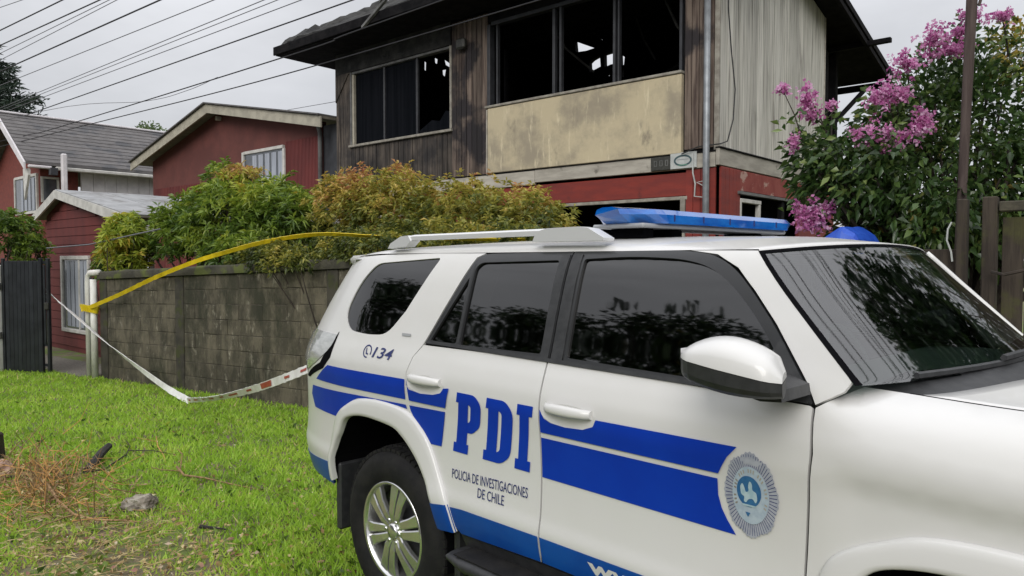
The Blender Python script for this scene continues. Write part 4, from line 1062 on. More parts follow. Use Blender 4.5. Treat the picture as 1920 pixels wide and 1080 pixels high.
mb2.prism([(1.90, 1.345), (1.98, 1.352), (2.035, 1.335), (2.04, 1.305), (1.98, 1.300), (1.90, 1.318)], 'y', -.14, .03)
def shifted(m_, dx): m_.v = [(x+dx, y, z-.03) for x, y, z in m_.v]; return m_
MH = (mb2.build('mirror_housing', 'black_plastic', car), shifted(mb2.mirror(CW), -.10).build('mirror_housing', 'black_plastic', car))
for k, par in enumerate(MH): (mc if k == 0 else shifted(mc.mirror(CW), -.10)).build('mirror_cap', 'paint_white', par, True, fixn=True)
mgl = MB().box(1.785, 1.789, -.22, -.12, 1.40, 1.43)
for k, par in enumerate(MH): (mgl if k == 0 else shifted(mgl.mirror(CW), -.10)).build('mirror_glass', 'chrome', par)
both(patch([(1.86, 1.285), (2.035, 1.279), (2.008, 1.330), (1.925, 1.445), (1.90, 1.40)], off=.004), 'mirror_base', 'black_plastic')
# --- roof rails and light bar
rl = []
for k in range(25):
    t = k/24.; x = -.14+1.03*t; zc = 1.752+.026*sm(t*6)+.004*t; th_ = .016
    rl.append([(x, .20+dy*.022, zc+dz*.013) for dy, dz in ((-1, -1), (-1, .4), (-.5, 1), (.5, 1), (1, .4), (1, -1))])
mb = MB().grid([q+[q[0]] for q in rl]); mb.add(rl[0], [tuple(range(6))]); mb.add(rl[-1], [tuple(range(6))[::-1]])
RRL = both(mb, 'roof_rail', 'silver_rail', smooth=False)
ft1 = MB().prism([(-.17, 1.728), (-.02, 1.735), (.02, 1.762), (.0, 1.789), (-.06, 1.786), (-.15, 1.752)], 'y', .172, .228)
ft2 = MB().prism([(.84, 1.742), (1.20, 1.742), (1.205, 1.752), (1.13, 1.790), (1.08, 1.797), (.92, 1.795), (.86, 1.782)], 'y', .168, .232)
for ft in (ft1, ft2):
    for k, par in enumerate(RRL): (ft if k == 0 else ft.mirror(CW)).build('rail_foot', 'silver_rail', par, fixn=True)
lbx = MB(); sec = []
for k in range(33):
    t = k/32.; y = .30+1.36*t; e = min(t, 1-t)*1.36; tp = sm(min(1, e/.16+.0)); hw = .060+.095*tp; zc = 1.838
    yy_ = lambda dz: y+(0 if dz > 0 else .07*(1-sm(e/.25))*(1 if t < .5 else -1))
    sec.append([(1.115+dx*hw, yy_(dz), zc+dz) for dx, dz in ((-1, -.026), (-1, .008), (-.86, .028), (-.4, .036), (.4, .036), (.86, .028), (1, .008), (1, -.026))])
lbx.grid([q+[q[0]] for q in sec]); lbx.add(sec[0], [tuple(range(8))]); lbx.add(sec[-1], [tuple(range(8))[::-1]])
lb = lbx.build('light_bar', 'beacon_blue', car, False, fixn=True)
MB().box(.99, 1.24, .36, 1.53, 1.796, 1.8125, .006).build('base_plate', 'grey_plastic', lb)
for y in (.42, .62, 1.30): MB().box(1.03, 1.20, y, y+.07, 1.755, 1.795, .006).build('bracket', 'dark_void', lb)
for k in range(5): MB().box(.955, 1.275, .52+k*.21, .524+k*.21, 1.822, 1.8475).build('lens_seam', 'ink_blue', lb)
# --- wipers
for (a, b) in (((.12, .90), (.62, .985)), ((.52, .93), (.93, .99))):
    wp = MB().tube([ws_pt(a[0]+(b[0]-a[0])*k/6, a[1]+(b[1]-a[1])*k/6-.02*math.sin(math.pi*k/6), .012) for k in range(7)], .010, 5).build('wiper', 'black_plastic', car)
    MB().tube([ws_pt(a[0]+(b[0]-a[0])*.5, a[1]+(b[1]-a[1])*.5-.02, .03), ws_pt(b[0], b[1], .03)], .011, 5).build('wiper_arm', 'black_plastic', wp)
# --- cabin seen through the windscreen
MB().prism([(1.72, 1.22), (1.80, 1.275), (2.0, 1.285), (2.42, 1.285), (2.42, 1.0), (1.78, 1.0)], 'y', .12, CW-.12).build('dashboard', 'dash', car)
MB().grid([[(q[0].x if hasattr(q[0], 'x') else q[0], 0, 0) for q in []] or [(x, y, 1.69-.02*abs(y-.96)) for y in (.2, .5, .96, 1.42, 1.72)] for x in (-.6, .4, 1.4, 1.72)], True).build('headlining', 'headliner', car)
MB().box(.55, 2.0, .10, .13, .64, 1.25).build('door_card', 'dash', car); MB().box(.55, 2.0, CW-.13, CW-.10, .64, 1.25).build('door_card', 'dash', car)
for y in (.50, 1.42):
    s_ = MB().box(.86, 1.40, y-.25, y+.25, .66, .90, .06).build('seat', 'seat_cloth', car, True)
    MB().prism([(.86, .80), (1.02, .80), (.88, 1.42), (.76, 1.40)], 'y', y-.23, y+.23).build('backrest', 'seat_cloth', s_)
    MB().box(.73, .83, y-.13, y+.13, 1.43, 1.62, .03).build('headrest', 'seat_cloth', s_)
s_ = MB().box(.0, .5, .25, CW-.25, .66, .90, .06).build('seat', 'seat_cloth', car); MB().prism([(.0, .8), (.14, .8), (.0, 1.45), (-.12, 1.43)], 'y', .25, CW-.25).build('backrest', 'seat_cloth', s_)
stw = MB(); pts = []
for k in range(25):
    th = 2*math.pi*k/24; pts.append((1.60+.19*math.sin(th)*-.42, 1.42+.19*math.cos(th), 1.20+.19*math.sin(th)*.91))
stw.tube(pts, .015, 6); 
for th in (0, math.pi, -math.pi/2): stw.tube([(1.62, 1.42, 1.19), (1.60-.185*math.sin(th)*.42, 1.42+.185*math.cos(th), 1.20+.185*math.sin(th)*.91)], .016, 5)
stw.tube([(1.62, 1.42, 1.19), (1.85, 1.42, 1.10)], .04, 8)
stw.build('steering_wheel', 'seat_cloth', car, True)
mrr = MB().box(1.78, 1.81, .83, 1.09, 1.56, 1.63, .012).build('inside_mirror', 'black_plastic', car); MB().tube([(1.80, .96, 1.63), (1.86, .96, 1.69)], .012, 6).build('stalk', 'black_plastic', mrr)
MB().box(1.76, 1.764, .80, .92, 1.63, 1.67).build('visor_label', 'plate_white', car)
for y in (.30, 1.10): MB().box(1.52, 1.74, y, y+.50, 1.655, 1.675, .006).build('sun_visor', 'headliner', car)
# --- flat markings: stripes, letters, badge
def decal(poly, m, par, nm, off=.0022, grid=.03, Sf=S): return patch(poly, off=off+.0008, grid=grid, lip=0, Sf=Sf).build(nm, m, par, True)
up = [(-.52, 1.128), (.206, 1.136)]
decal([(-.525, 1.128), (.206, 1.137), (.206, 1.046), (-.76, 1.033)], 'paint_blue', QP[0], 'stripe')
decal([(.224, 1.137), (.222, 1.115), (.243, 1.096), (.329, 1.089), (.416, 1.095), (.466, 1.108), (.485, 1.130), (.521, 1.134), (.492, 1.048), (.236, 1.046)], 'paint_blue', RD[0], 'stripe', off=.0042)
decal([(-.875, .988), (-.2, 1.012), (.205, 1.022), (.214, 1.003), (.149, 1.008), (-.041, 1.013), (-.196, .997), (-.307, .952), (-.374, .917), (-.427, .872), (-.826, .872), (-.92, .936)], 'paint_blue', QP[0], 'stripe')
decal([(.232, 1.023), (.487, 1.030), (.452, .876), (.380, .873), (.330, .924), (.258, .977), (.240, 1.0)], 'paint_blue', RD[0], 'stripe')
decal([(1.047, 1.124), (1.068, 1.095), (1.10, 1.083), (1.171, 1.078), (1.253, 1.083), (1.300, 1.100), (1.312, 1.125), (1.839, 1.129), (1.808, 1.095), (1.790, 1.065), (1.777, 1.039), (1.047, 1.039)], 'paint_blue', FD[0], 'stripe', off=.0042)
decal([(1.047, 1.019), (1.773, 1.022), (1.774, .974), (1.785, .935), (1.802, .905), (1.831, .865), (1.047, .870)], 'paint_blue', FD[0], 'stripe')
decal([(WR+.49, .635), (.60, .642), (1.035, .648), (1.035, .548), (.57, .528), (WR+.51, .55)], 'sill_blue', RD[0], 'sill_stripe')
decal([(1.045, .648), (2.031, .651), (2.027, .548), (1.045, .548)], 'sill_blue', FD[0], 'sill_stripe')
fl2 = MB()
O = catmull([(WR+a, b) for a, b in FO], 4)[48:]; I = catmull([(WR+a, b) for a, b in FI], 4)[48:]
fl2.grid([[S(o[0]+(i[0]-o[0])*t, o[1]+(i[1]-o[1])*t)+nrm(S, o[0], o[1])*(off+.002) for t, off in ((.0, .004), (.10, .018), (.35, .021), (.75, .028), (.96, .026))] for o, i in zip(O, I)][4:])
fl2.build('arch_foot', 'sill_blue', QP[0], True)
# block serif letters P D I, drawn in a unit box and laid on the door with a slight slant
def slab(polys, x0, x1, z0, z1, slant=-.0):
    for nm, outer, hol in polys:
        T = lambda p: (x0+(x1-x0)*p[0]-slant*(1-p[1]), z0+(z1-z0)*p[1])
        patch([T(p) for p in outer], [[T(p) for p in h] for h in hol], off=.003, grid=.03, lip=0).build(nm, 'paint_blue', RD[0], True)
Pp = rounded([(0, 1), (.72, 1), (1, .86), (1, .50), (.72, .36), (.52, .36), (.52, .16), (.60, .16), (.60, 0), (0, 0), (0, .16), (.10, .16), (.10, .84), (0, .84)], [0, .22, .1, .1, .22, 0, 0, 0, 0, 0, 0, 0, 0, 0])
Ph = rounded([(.50, .84), (.60, .80), (.60, .56), (.50, .52)], .04)
Dp = rounded([(0, 1), (.70, 1), (1, .84), (1, .16), (.70, 0), (0, 0), (0, .16), (.10, .16), (.10, .84), (0, .84)], [0, .22, .12, .12, .22, 0, 0, 0, 0, 0])
Dh = rounded([(.48, .84), (.60, .79), (.60, .21), (.48, .16)], .04)
Ip = [(0, 1), (1, 1), (1, .84), (.80, .84), (.80, .16), (1, .16), (1, 0), (0, 0), (0, .16), (.20, .16), (.20, .84), (0, .84)]
slab([('letter', Pp, [Ph])], .574, .728, .872, 1.126, .045); slab([('letter', Dp, [Dh])], .757, .912, .873, 1.128, .042); slab([('letter', Ip, [])], .930, 1.012, .873, 1.128, .032)
def text(body, x0, x1, zb, h, m, par, slope=0., shear=0., weight=0., nm='lettering', off=.003):
    cu = bpy.data.curves.new('lettering', 'FONT'); cu.body = body; cu.resolution_u = 3; cu.shear = shear; cu.offset = weight; cu.fill_mode = 'FRONT'
    ob = bpy.data.objects.new('lettering', cu); COL.objects.link(ob); dg = bpy.context.evaluated_depsgraph_get()
    me = bpy.data.meshes.new_from_object(ob.evaluated_get(dg)); bpy.data.objects.remove(ob); bpy.data.curves.remove(cu)
    xs = [v.co.x for v in me.vertices]; ys = [v.co.y for v in me.vertices]; a, b = min(xs), max(xs); c, d = min(ys), max(ys)
    for v in me.vertices:
        u = x0+(x1-x0)*(v.co.x-a)/(b-a); z = zb+h*(v.co.y-c)/(d-c)+slope*(u-x0); v.co = S(u, z)+nrm(S, u, z)*off
    me.name = nm; return link(nm, me, m, par)
text('POLICIA DE INVESTIGACIONES', .525, .972, .757, .040, 'ink_blue', RD[0], slope=.035, weight=.004)
text('DE CHILE', .690, .845, .711, .040, 'ink_blue', RD[0], slope=.02, weight=.004)
text('134', -.082, .082, 1.207, .050, 'ink_blue', QP[0], shear=.25, weight=.012)
text('www.', 1.275, 1.62, .585, .040, 'paint_white', FD[0], weight=.03, off=.0045)
v = []; f = []
for k in range(21):       # ring with a small receiver in it, left of the number
    t = -.5+2*math.pi*.86*k/20
    for r_ in (.033, .026): v.append(S(-.128+r_*1.05*math.cos(t), 1.232+r_*.95*math.sin(t))+Vector((0, -.0022, 0)))
f = [(2*k, 2*k+1, 2*k+3, 2*k+2) for k in range(20)]
link('call_sign', mesh('call_sign', v, f), 'ink_blue', QP[0])
decal([(-.142, 1.245), (-.135, 1.247), (-.131, 1.226), (-.117, 1.222), (-.118, 1.215), (-.137, 1.219)], 'ink_blue', QP[0], 'call_sign', grid=0)
decal([(.112, 1.334), (.182, 1.334), (.178, 1.322), (.114, 1.322)], 'grey_plastic', QP[0], 'trim_badge', off=.004, grid=0)
# police star badge
BC, BRX, BRZ = (1.880, .996), .086, .128
def bpt(r_, t): return (BC[0]+BRX*r_*math.cos(t), BC[1]+BRZ*r_*math.sin(t))
star = []
for k in range(80):
    t = 2*math.pi*k/80; base_ = .93+.07*abs(math.cos(4*(t-math.pi/2)))**1.0 if True else 1
    star.append(bpt(base_-(.035 if k % 2 else 0), t))
bd = decal(star, 'badge_silver', FD[0], 'badge', off=.0034, grid=.03)
mb = MB()
for k in range(64):      # fine rays
    t = 2*math.pi*(k+.5)/64
    q = [bpt(.66, t-.012), bpt(.93, t-.010), bpt(.93, t+.010), bpt(.66, t+.012)]; mb.add([S(*p)+nrm(S, *p)*.0046 for p in q], [(0, 3, 2, 1)])
o = mb.build('ray', 'ink_blue', bd); o['kind'] = 'stuff'
decal([bpt(.66, 2*math.pi*k/40) for k in range(40)], 'badge_pale', bd, 'inner_field', off=.0058, grid=.03)
mb = MB()
for k in range(26):
    t = R(205)-R(230)*k/25.
    q = [bpt(.52, t-.04), bpt(.61, t-.035), bpt(.61, t+.035), bpt(.52, t+.04)]
    if k % 4 != 3: mb.add([S(*p)+nrm(S, *p)*.0070 for p in q], [(0, 1, 2, 3)])
o = mb.build('letter_band', 'frame_pale', bd); o['kind'] = 'stuff'
def bq(x, z): return (BC[0]-.004+x*BRX, BC[1]+.003+z*BRZ)
decal([bq(.44*math.cos(2*math.pi*k/32), .06+.36*math.sin(2*math.pi*k/32)) for k in range(32)], 'badge_blue', bd, 'disc', off=.0070, grid=.03)
decal(rounded([bq(*p) for p in ((-.28, -.04), (-.31, .16), (-.22, .25), (-.15, .15), (-.11, .03), (.01, .07), (-.02, .20), (.05, .33), (.14, .24), (.12, .11), (.28, .07), (.31, -.10), (.24, -.19), (.15, -.08), (-.02, -.11), (-.10, -.21), (-.19, -.18), (-.15, -.06))], .006, 2), 'badge_light', bd, 'figure', off=.0082, grid=0)
decal([bq(*p) for p in ((-.26, -.24), (.26, -.24), (.20, -.28), (-.20, -.28))], 'badge_light', bd, 'figure', off=.0082, grid=0)
decal([bq(*p) for p in ((-.13, -.42), (.05, -.42), (-.04, -.53))], 'badge_blue', bd, 'shield', off=.0082, grid=0)
# fuel seam and bonnet gap
SCENE_CAR = car

# =================================================================== VEGETATION
wdir = Vector((math.cos(WA), math.sin(WA), 0)); wnor = Vector((-math.sin(WA), math.cos(WA), 0))
def wp(s_, off, z): p = Vector((WX, WY, 0))+wdir*s_+wnor*off; return np.array((p.x, p.y, z))
def rosettes(tips, dirs, k, length, width, rnd_t, spread=.9, droop=.25, lift=.25):
    """whorls of k narrow leaves at every shoot tip"""
    n = len(tips); idx = np.repeat(np.arange(n), k); d = unit(dirs)[idx]
    r_ = unit(np.cross(d, rng.normal(size=(n*k, 3))))
    D_ = unit(r_*spread+d*rng.uniform(lift-.25, lift+.6, (n*k, 1)))
    C_ = tips[idx]-d*rng.uniform(0, .07, (n*k, 1))
    rv = np.clip(rnd_t[idx]+rng.normal(size=n*k)*.09, 0, 1)
    return leaves(C_, D_, length, width, rv, droop=droop)
def vnoise(P_, s_, seed): return np.array([noise.noise(Vector((p[0]*s_+seed, p[1]*s_, p[2]*s_))) for p in P_])
def shrub(name, label, cat, ells, n, k, length, width, leafm, tone, root, r0=.035, group=None, mind=.0):
    """ells: (centre, radii, weight); shoots over the outer part of a few overlapping masses"""
    t = thing(name, label, cat, (root[0], root[1], 0), group=group)
    tips = []; dirs = []
    tot = sum(e[2] for e in ells)
    for c, r_, wgt in ells:
        m = int(n*wgt/tot); d = unit(rng.normal(size=(m, 3))); d[:, 2] = np.where(d[:, 2] < -.45, -d[:, 2], d[:, 2])
        q = rng.uniform(.30, 1.08, (m, 1))**.55
        bump = (1+.36*vnoise(d*2.3+np.array(c), 1., 3.)+.14*vnoise(d*6+np.array(c), 1., 3.))[:, None]
        tips.append(np.array(c)+d*q*bump*np.array(r_)); dirs.append(d*.8+np.array([0, 0, .55])+rng.normal(size=d.shape)*.35)
    tips = np.concatenate(tips); dirs = np.concatenate(dirs)
    V, F, a = rosettes(tips, dirs, k, length, width, tone(tips))
    link('crown', fast_mesh('crown', V, F, 3, a), leafm, t)
    mb = MB(); sel = tips[rng.choice(len(tips), 46, replace=False)]
    limb_tubes(mb, (root[0], root[1], 0.), sel, r0)
    mb.build('stem', 'bark', t)
    return t
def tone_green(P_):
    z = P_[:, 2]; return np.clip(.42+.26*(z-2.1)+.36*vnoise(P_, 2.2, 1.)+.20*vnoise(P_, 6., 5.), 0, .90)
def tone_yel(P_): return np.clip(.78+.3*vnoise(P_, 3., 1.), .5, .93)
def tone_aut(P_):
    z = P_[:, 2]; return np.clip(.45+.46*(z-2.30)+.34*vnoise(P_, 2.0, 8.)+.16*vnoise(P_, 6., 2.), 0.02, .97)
def tone_top(P_):
    return np.clip(.72+.3*vnoise(P_, 3., 1.), .5, 1.)
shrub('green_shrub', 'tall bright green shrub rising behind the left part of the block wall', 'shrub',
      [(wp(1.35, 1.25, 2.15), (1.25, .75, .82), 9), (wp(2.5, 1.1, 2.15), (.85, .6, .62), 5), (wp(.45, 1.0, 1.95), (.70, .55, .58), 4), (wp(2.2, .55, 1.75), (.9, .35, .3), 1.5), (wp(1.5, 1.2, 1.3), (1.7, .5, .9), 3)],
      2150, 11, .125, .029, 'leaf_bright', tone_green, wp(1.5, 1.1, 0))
shrub('yellow_shrub', 'light yellow green young shrub by the left end of the block wall', 'shrub',
      [(wp(-.35, .55, 1.80), (.42, .36, .34), 2), (wp(.0, .38, 2.0), (.36, .34, .34), 3), (wp(-.1, .45, 1.6), (.5, .3, .35), 2)], 520, 10, .12, .032, 'leaf_bright', tone_yel, wp(-.2, .7, 0), r0=.02)
shrub('leafy_shrub', 'small dark green shrub hanging beside the white tubes', 'shrub',
      [(wp(-.85, .7, 1.55), (.32, .3, .5), 3)], 190, 10, .11, .028, 'leaf_bright', lambda P_: np.clip(.3+.3*vnoise(P_, 3., 4.), .05, .7), wp(-.85, .7, 0), r0=.018)
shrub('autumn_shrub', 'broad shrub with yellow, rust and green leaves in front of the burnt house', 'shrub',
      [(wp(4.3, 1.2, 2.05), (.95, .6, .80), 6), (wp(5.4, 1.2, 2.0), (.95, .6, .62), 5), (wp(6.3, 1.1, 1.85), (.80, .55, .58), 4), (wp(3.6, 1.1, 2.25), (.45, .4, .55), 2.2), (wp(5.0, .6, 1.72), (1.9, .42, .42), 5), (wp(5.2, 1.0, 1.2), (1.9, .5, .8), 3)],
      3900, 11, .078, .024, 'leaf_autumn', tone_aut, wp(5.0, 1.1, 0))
shrub('rusty_shoots', 'few orange tipped shoots topping the green shrub', 'shrub',
      [(wp(1.45, 1.25, 2.93), (.42, .3, .13), 2)], 90, 9, .10, .026, 'leaf_autumn', tone_top, wp(1.45, 1.3, 0), r0=.012)
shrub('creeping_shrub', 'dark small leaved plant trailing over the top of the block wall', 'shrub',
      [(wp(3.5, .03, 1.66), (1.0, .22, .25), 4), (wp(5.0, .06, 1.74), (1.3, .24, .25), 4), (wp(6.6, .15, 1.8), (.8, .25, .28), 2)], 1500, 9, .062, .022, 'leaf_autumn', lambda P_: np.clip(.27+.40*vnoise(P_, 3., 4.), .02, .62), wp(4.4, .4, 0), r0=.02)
shrub('edge_shrub', 'green bush at the left edge, above the dark gate', 'shrub',
      [((-12.1, .55, 2.05), (.5, .62, .48), 3), ((-12.0, .95, 1.75), (.4, .35, .35), 1)], 520, 10, .10, .03, 'leaf_bright', lambda P_: np.clip(.36+.3*vnoise(P_, 3., 4.), .05, .75), (-12.1, .6, 0), r0=.03)

# flowering tree at the right
def big_leaf_crown(name, ells, n_cl, per, length, width, leafm, parent, seed, flat=.85, rad=.17, tonef=None, zlow=-.8):
    C_ = []
    tot = sum(e[2] for e in ells)
    for c, r_, wgt in ells: C_.append(ellipsoid_centres(c, r_, int(n_cl*wgt/tot), .45, zlow))
    C_ = np.concatenate(C_); mid = C_.mean(0)
    P_, D_, idx = clump_points(C_, rad, per, mid, flat)
    tone = np.clip(.42+.34*rng.normal(size=len(C_))*.6, 0, 1)[idx]+.12*rng.normal(size=len(P_))
    V, F, a = leaves(P_, D_, length, width, np.clip(tone, 0, 1), fold=.18, droop=.35)
    o = link(name, fast_mesh(name, V, F, 3, a), leafm, parent); return o, C_
ft = thing('flowering_tree', 'dark leaved flowering tree with clusters of pink blossom, right of the burnt house', 'tree', (.75, 6.5, 0))
ells = [((.80, 6.83, 2.97), (.78, .75, 1.15), 9), ((.10, 5.30, 2.45), (.50, .45, .50), 4.5), ((.29, 6.06, 2.92), (.48, .45, .55), 4.5), ((.39, 5.55, 2.06), (.65, .5, .42), 5),
        ((1.75, 8.1, 3.0), (1.05, .9, 1.65), 7), ((-.13, 5.04, 2.52), (.22, .22, .40), 1.2), ((.57, 6.38, 3.45), (.36, .36, .40), 2.5), ((.75, 6.19, 1.97), (.67, .5, .45), 5), ((1.2, 6.2, 2.45), (.5, .45, .7), 4)]
cr, CC = big_leaf_crown('crown', ells, 560, 26, .105, .052, 'leaf_glossy', ft, 1, rad=.20)
mb = MB(); limb_tubes(mb, (.75, 6.5, .9), CC[rng.choice(len(CC), 70, replace=False)], .045, .2)
mb.build('branch', 'bark', ft)
MB().tube([(.75, 6.5, 0), (.73, 6.52, .5), (.76, 6.49, 1.0), (.85, 6.6, 1.7), (.95, 6.7, 2.5)], [.10, .085, .075, .06, .04], 9).build('trunk', 'bark', ft, True)
FL = [(0.47, 5.48, 3.49, 0.128, 0.099), (0.65, 5.68, 3.73, 0.118, 0.128), (0.76, 5.79, 3.61, 0.128, 0.079), (0.32, 5.32, 3.21, 0.128, 0.128), (0.44, 5.43, 3.2, 0.089, 0.069), (-0.16, 4.81, 3.16, 0.089, 0.118), (-0.13, 4.84, 3.01, 0.079, 0.059), (-0.32, 4.65, 3.25, 0.049, 0.049), (-0.23, 4.72, 2.75, 0.044, 0.079), (0.28, 5.25, 2.84, 0.187, 0.089), (0.46, 5.43, 2.82, 0.187, 0.079), (0.59, 5.57, 2.92, 0.108, 0.099), (0.36, 5.32, 2.7, 0.118, 0.049), (-0.12, 4.79, 2.1, 0.128, 0.108), (-0.01, 4.91, 2.14, 0.069, 0.069), (-0.1, 4.81, 2.0, 0.118, 0.069), (0.58, 5.57, 3.01, 0.059, 0.079), (0.87, 5.92, 3.94, 0.099, 0.059), (1.07, 6.12, 3.92, 0.108, 0.049), (0.81, 5.84, 3.78, 0.069, 0.049), (0.18, 5.15, 2.82, 0.069, 0.059), (0.0, 4.98, 3.1, 0.049, 0.03)]
stalk = MB()
for (x, y, z, rx_, rz_) in FL:
    m = int(34+4300*rx_*rz_); c = np.array((x, y, z)); d = unit(rng.normal(size=(m, 3))); kk = 1.25+.5*vnoise(d*2+c*5, 1., 2.)[:, None]; P_ = c+d*(rng.uniform(.15, 1.25, (m, 1))**1.1)*np.array((rx_, rx_*.85, rz_))*kk
    V, F, a = rosettes(P_, d+rng.normal(size=d.shape)*.3, 5, .036, .030, np.clip(.45+.28*rng.normal(size=m), 0, 1), spread=1., droop=.1, lift=.5)
    link('flower_cluster', fast_mesh('flower_cluster', V, F, 3, a), 'petal_pink', ft)['kind'] = 'stuff'
    near = CC[np.argmin(np.linalg.norm(CC-c, axis=1))]; stalk.tube([near, (near+c)/2+np.array((0, 0, .05)), c], [.010, .007, .004], 4)
    m2 = 14; V, F, a = leaves(np.repeat(((near+c)/2)[None], m2, 0)+rng.normal(size=(m2, 3))*.08, rng.normal(size=(m2, 3)), .09, .045, rng.uniform(.2, .9, m2))
    link('leaf_spray', fast_mesh('leaf_spray', V, F, 3, a), 'leaf_glossy', ft)['kind'] = 'stuff'
    stalk.build('stalk', 'bark', ft); stalk = MB()
yt = thing('yellowing_bush', 'yellowing foliage at the upper right edge behind the dark pole', 'shrub', (1.5, 7.3, 0))
big_leaf_crown('crown', [((1.10, 6.75, 3.72), (.22, .2, .34), 2), ((1.45, 7.0, 3.5), (.3, .3, .3), 1)], 40, 18, .09, .04, 'leaf_autumn', yt, 2, rad=.14)
MB().tube([(1.5, 7.3, 0), (1.4, 7.1, 1.8), (1.2, 6.85, 3.4)], [.04, .03, .012], 6).build('stem', 'bark', yt)
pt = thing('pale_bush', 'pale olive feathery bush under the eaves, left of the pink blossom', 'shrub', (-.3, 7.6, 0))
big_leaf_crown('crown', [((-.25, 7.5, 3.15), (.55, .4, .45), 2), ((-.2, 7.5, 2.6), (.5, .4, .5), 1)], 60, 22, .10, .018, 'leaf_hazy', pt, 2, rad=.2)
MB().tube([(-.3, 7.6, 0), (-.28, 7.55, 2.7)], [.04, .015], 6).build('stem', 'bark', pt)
# pole, fence behind the car
o = MB().tube([(.98, 5.24, 0), (.99, 5.27, 1.71), (1.0, 5.34, 2.8), (1.01, 5.41, 3.92), (1.02, 5.46, 4.9)], [.034, .036, .040, .045, .045], 8).build('wooden_pole', 'pole_wood', None, True)
tag(o, 'tall thin dark wooden pole standing in front of the flowering tree', 'pole')
o = MB().tube([(1.06, 5.43, 3.86), (1.10, 5.46, 4.05), (1.09, 5.46, 4.8)], .014, 5).build('pole_pipe', 'pole_wood'); tag(o, 'short thin dark pipe beside the top of the wooden pole', 'pipe')
fe = thing('board_fence', 'dark mossy board fence with heavy posts behind the windscreen of the car', 'fence', (1.3, 4.85, 0), R(5), world=False)
for x, hh, wd in ((-.17, 2.16, .075), (.02, 2.17, .10), (1.9, 2.15, .10), (3.8, 2.15, .1)): MB().box(x-wd/2, x+wd/2, -.06, .05, 0, hh, .008).build('post', 'fence_wood', fe)
for k in range(24):
    x = .10+k*.152; MB().box(x, x+.142, .0, .026, .02, 2.02+random.uniform(-.02, .02), .004).build('board', 'fence_wood', fe)
MB().box(.08, 3.75, -.05, .06, 2.05, 2.13, .008).build('rail', 'fence_rail', fe)
for k in range(3):
    x = -2.2+k*.7; MB().box(x, x+.66, .02, .05, .02, 1.70+.03*k, .004).build('board', 'fence_wood', fe)
o = MB().tube([(1.36, 4.74, 1.58), (1.45, 4.70, 1.56), (1.6, 4.70, 1.60), (1.9, 4.70, 1.72)], .013, 5).build('fence_branch', 'bark'); tag(o, 'dark bare branch crossing the mossy board fence', 'branch')
o = MB().tube([(1.06, 4.80, 1.98), (1.035, 4.79, 1.92), (1.03, 4.79, 1.83), (1.06, 4.80, 1.74), (1.07, 4.80, 1.66)], .007, 5).build('rope', 'plate_white'); tag(o, 'thin pale cord hanging beside the fence post under the leaves', 'rope')
# blue sheet over a stack of crates
cr_ = thing('crate_stack', 'stack of timber crates hidden under the blue sheet', 'crate', (.25, 4.75, 0))
for k in range(4): MB().box(.02, .46, 4.62, 5.0, .01+k*.46, .01+k*.46+.44, .01).build('crate', 'crate_wood', cr_)
rows = []
for j in range(15):
    y = 4.50+.62*j/14; r_ = []
    for i in range(19):
        x = .0+.46*i/18; e = min(x+.0, .46-x, y-4.50, 5.12-y); z = 1.815+.16*max(0, 1-abs(x-.27)/.22)+.012*noise.noise(Vector((x*9, y*9, 1)))-.45*max(0, .06-e)/.06*.35
        r_.append((x, y, z))
    rows.append(r_)
mb = MB().grid(rows); mb.v += [(x, y, z-.008) for x, y, z in list(mb.v)]; nf = len(mb.f); n0 = 15*19; mb.f += [tuple(i+n0 for i in q[::-1]) for q in mb.f[:nf]]
o = mb.build('blue_sheet', 'tarp_blue', None, False); tag(o, 'bright blue plastic sheet glimpsed over the car roof below the blossom', 'tarpaulin')

# trees out of the frame, seen in the glass and closing the sky behind the viewer
def roadside_tree(x, y, h, rc, label, dens_=1., leafm='leaf_dark', group=None):
    t = thing('roadside_tree', label, 'tree', (x, y, 0), group=group)
    el = [((x, y, h*.62), (rc, rc, h*.34), 4), ((x+rc*.5, y+.3, h*.45), (rc*.7, rc*.7, h*.25), 2), ((x-rc*.5, y-.2, h*.5), (rc*.75, rc*.7, h*.28), 2), ((x, y, h*.85), (rc*.5, rc*.5, h*.15), 1.)]
    o, c_ = big_leaf_crown('crown', el, int(330*dens_), 34, .27, .14, leafm, t, 3, rad=.48, zlow=-.95)
    mb = MB(); limb_tubes(mb, (x, y, h*.2), c_[rng.choice(len(c_), 40, replace=False)], .07, .2); mb.build('branch', 'bark', t)
    MB().tube([(x, y, -.1), (x+.05, y, h*.25), (x, y+.05, h*.6)], [.20, .15, .07], 8).build('trunk', 'bark', t, True)
for x, y, h, rc, lb_ in ((-16, -10.5, 8.2, 2.8, 'far round tree across the road, farthest left, outside the picture'), (-11, -11.5, 7.2, 2.7, 'low wide tree across the road behind the viewer, second from left'),
                         (-6.3, -11., 7.6, 2.6, 'dense round tree across the road behind the viewer'), (-1.8, -11.5, 6.9, 2.6, 'smaller tree across the road behind the viewer'), (3, -12., 7.2, 2.8, 'spreading tree across the road, right behind the viewer')):
    roadside_tree(x, y, h, rc, lb_)
hd = thing('filler_hedge', 'long dense dark hedge added unseen behind the viewer to darken the reflections', 'hedge', (-7, -9.2, 0))  # unseen hedge added to darken the window reflections and the lower doors
big_leaf_crown('crown', [((-14.5+2.2*k, -9.3, 1.6), (1.7, .8, 1.9), 1) for k in range(10)], 900, 22, .26, .14, 'leaf_dark', hd, 5, rad=.5, zlow=-1)
MB().box(-17, 7, -9.6, -9.3, 0, 2.4).build('dark_core', 'dark_void', hd)  # opaque black core inside the added hedge
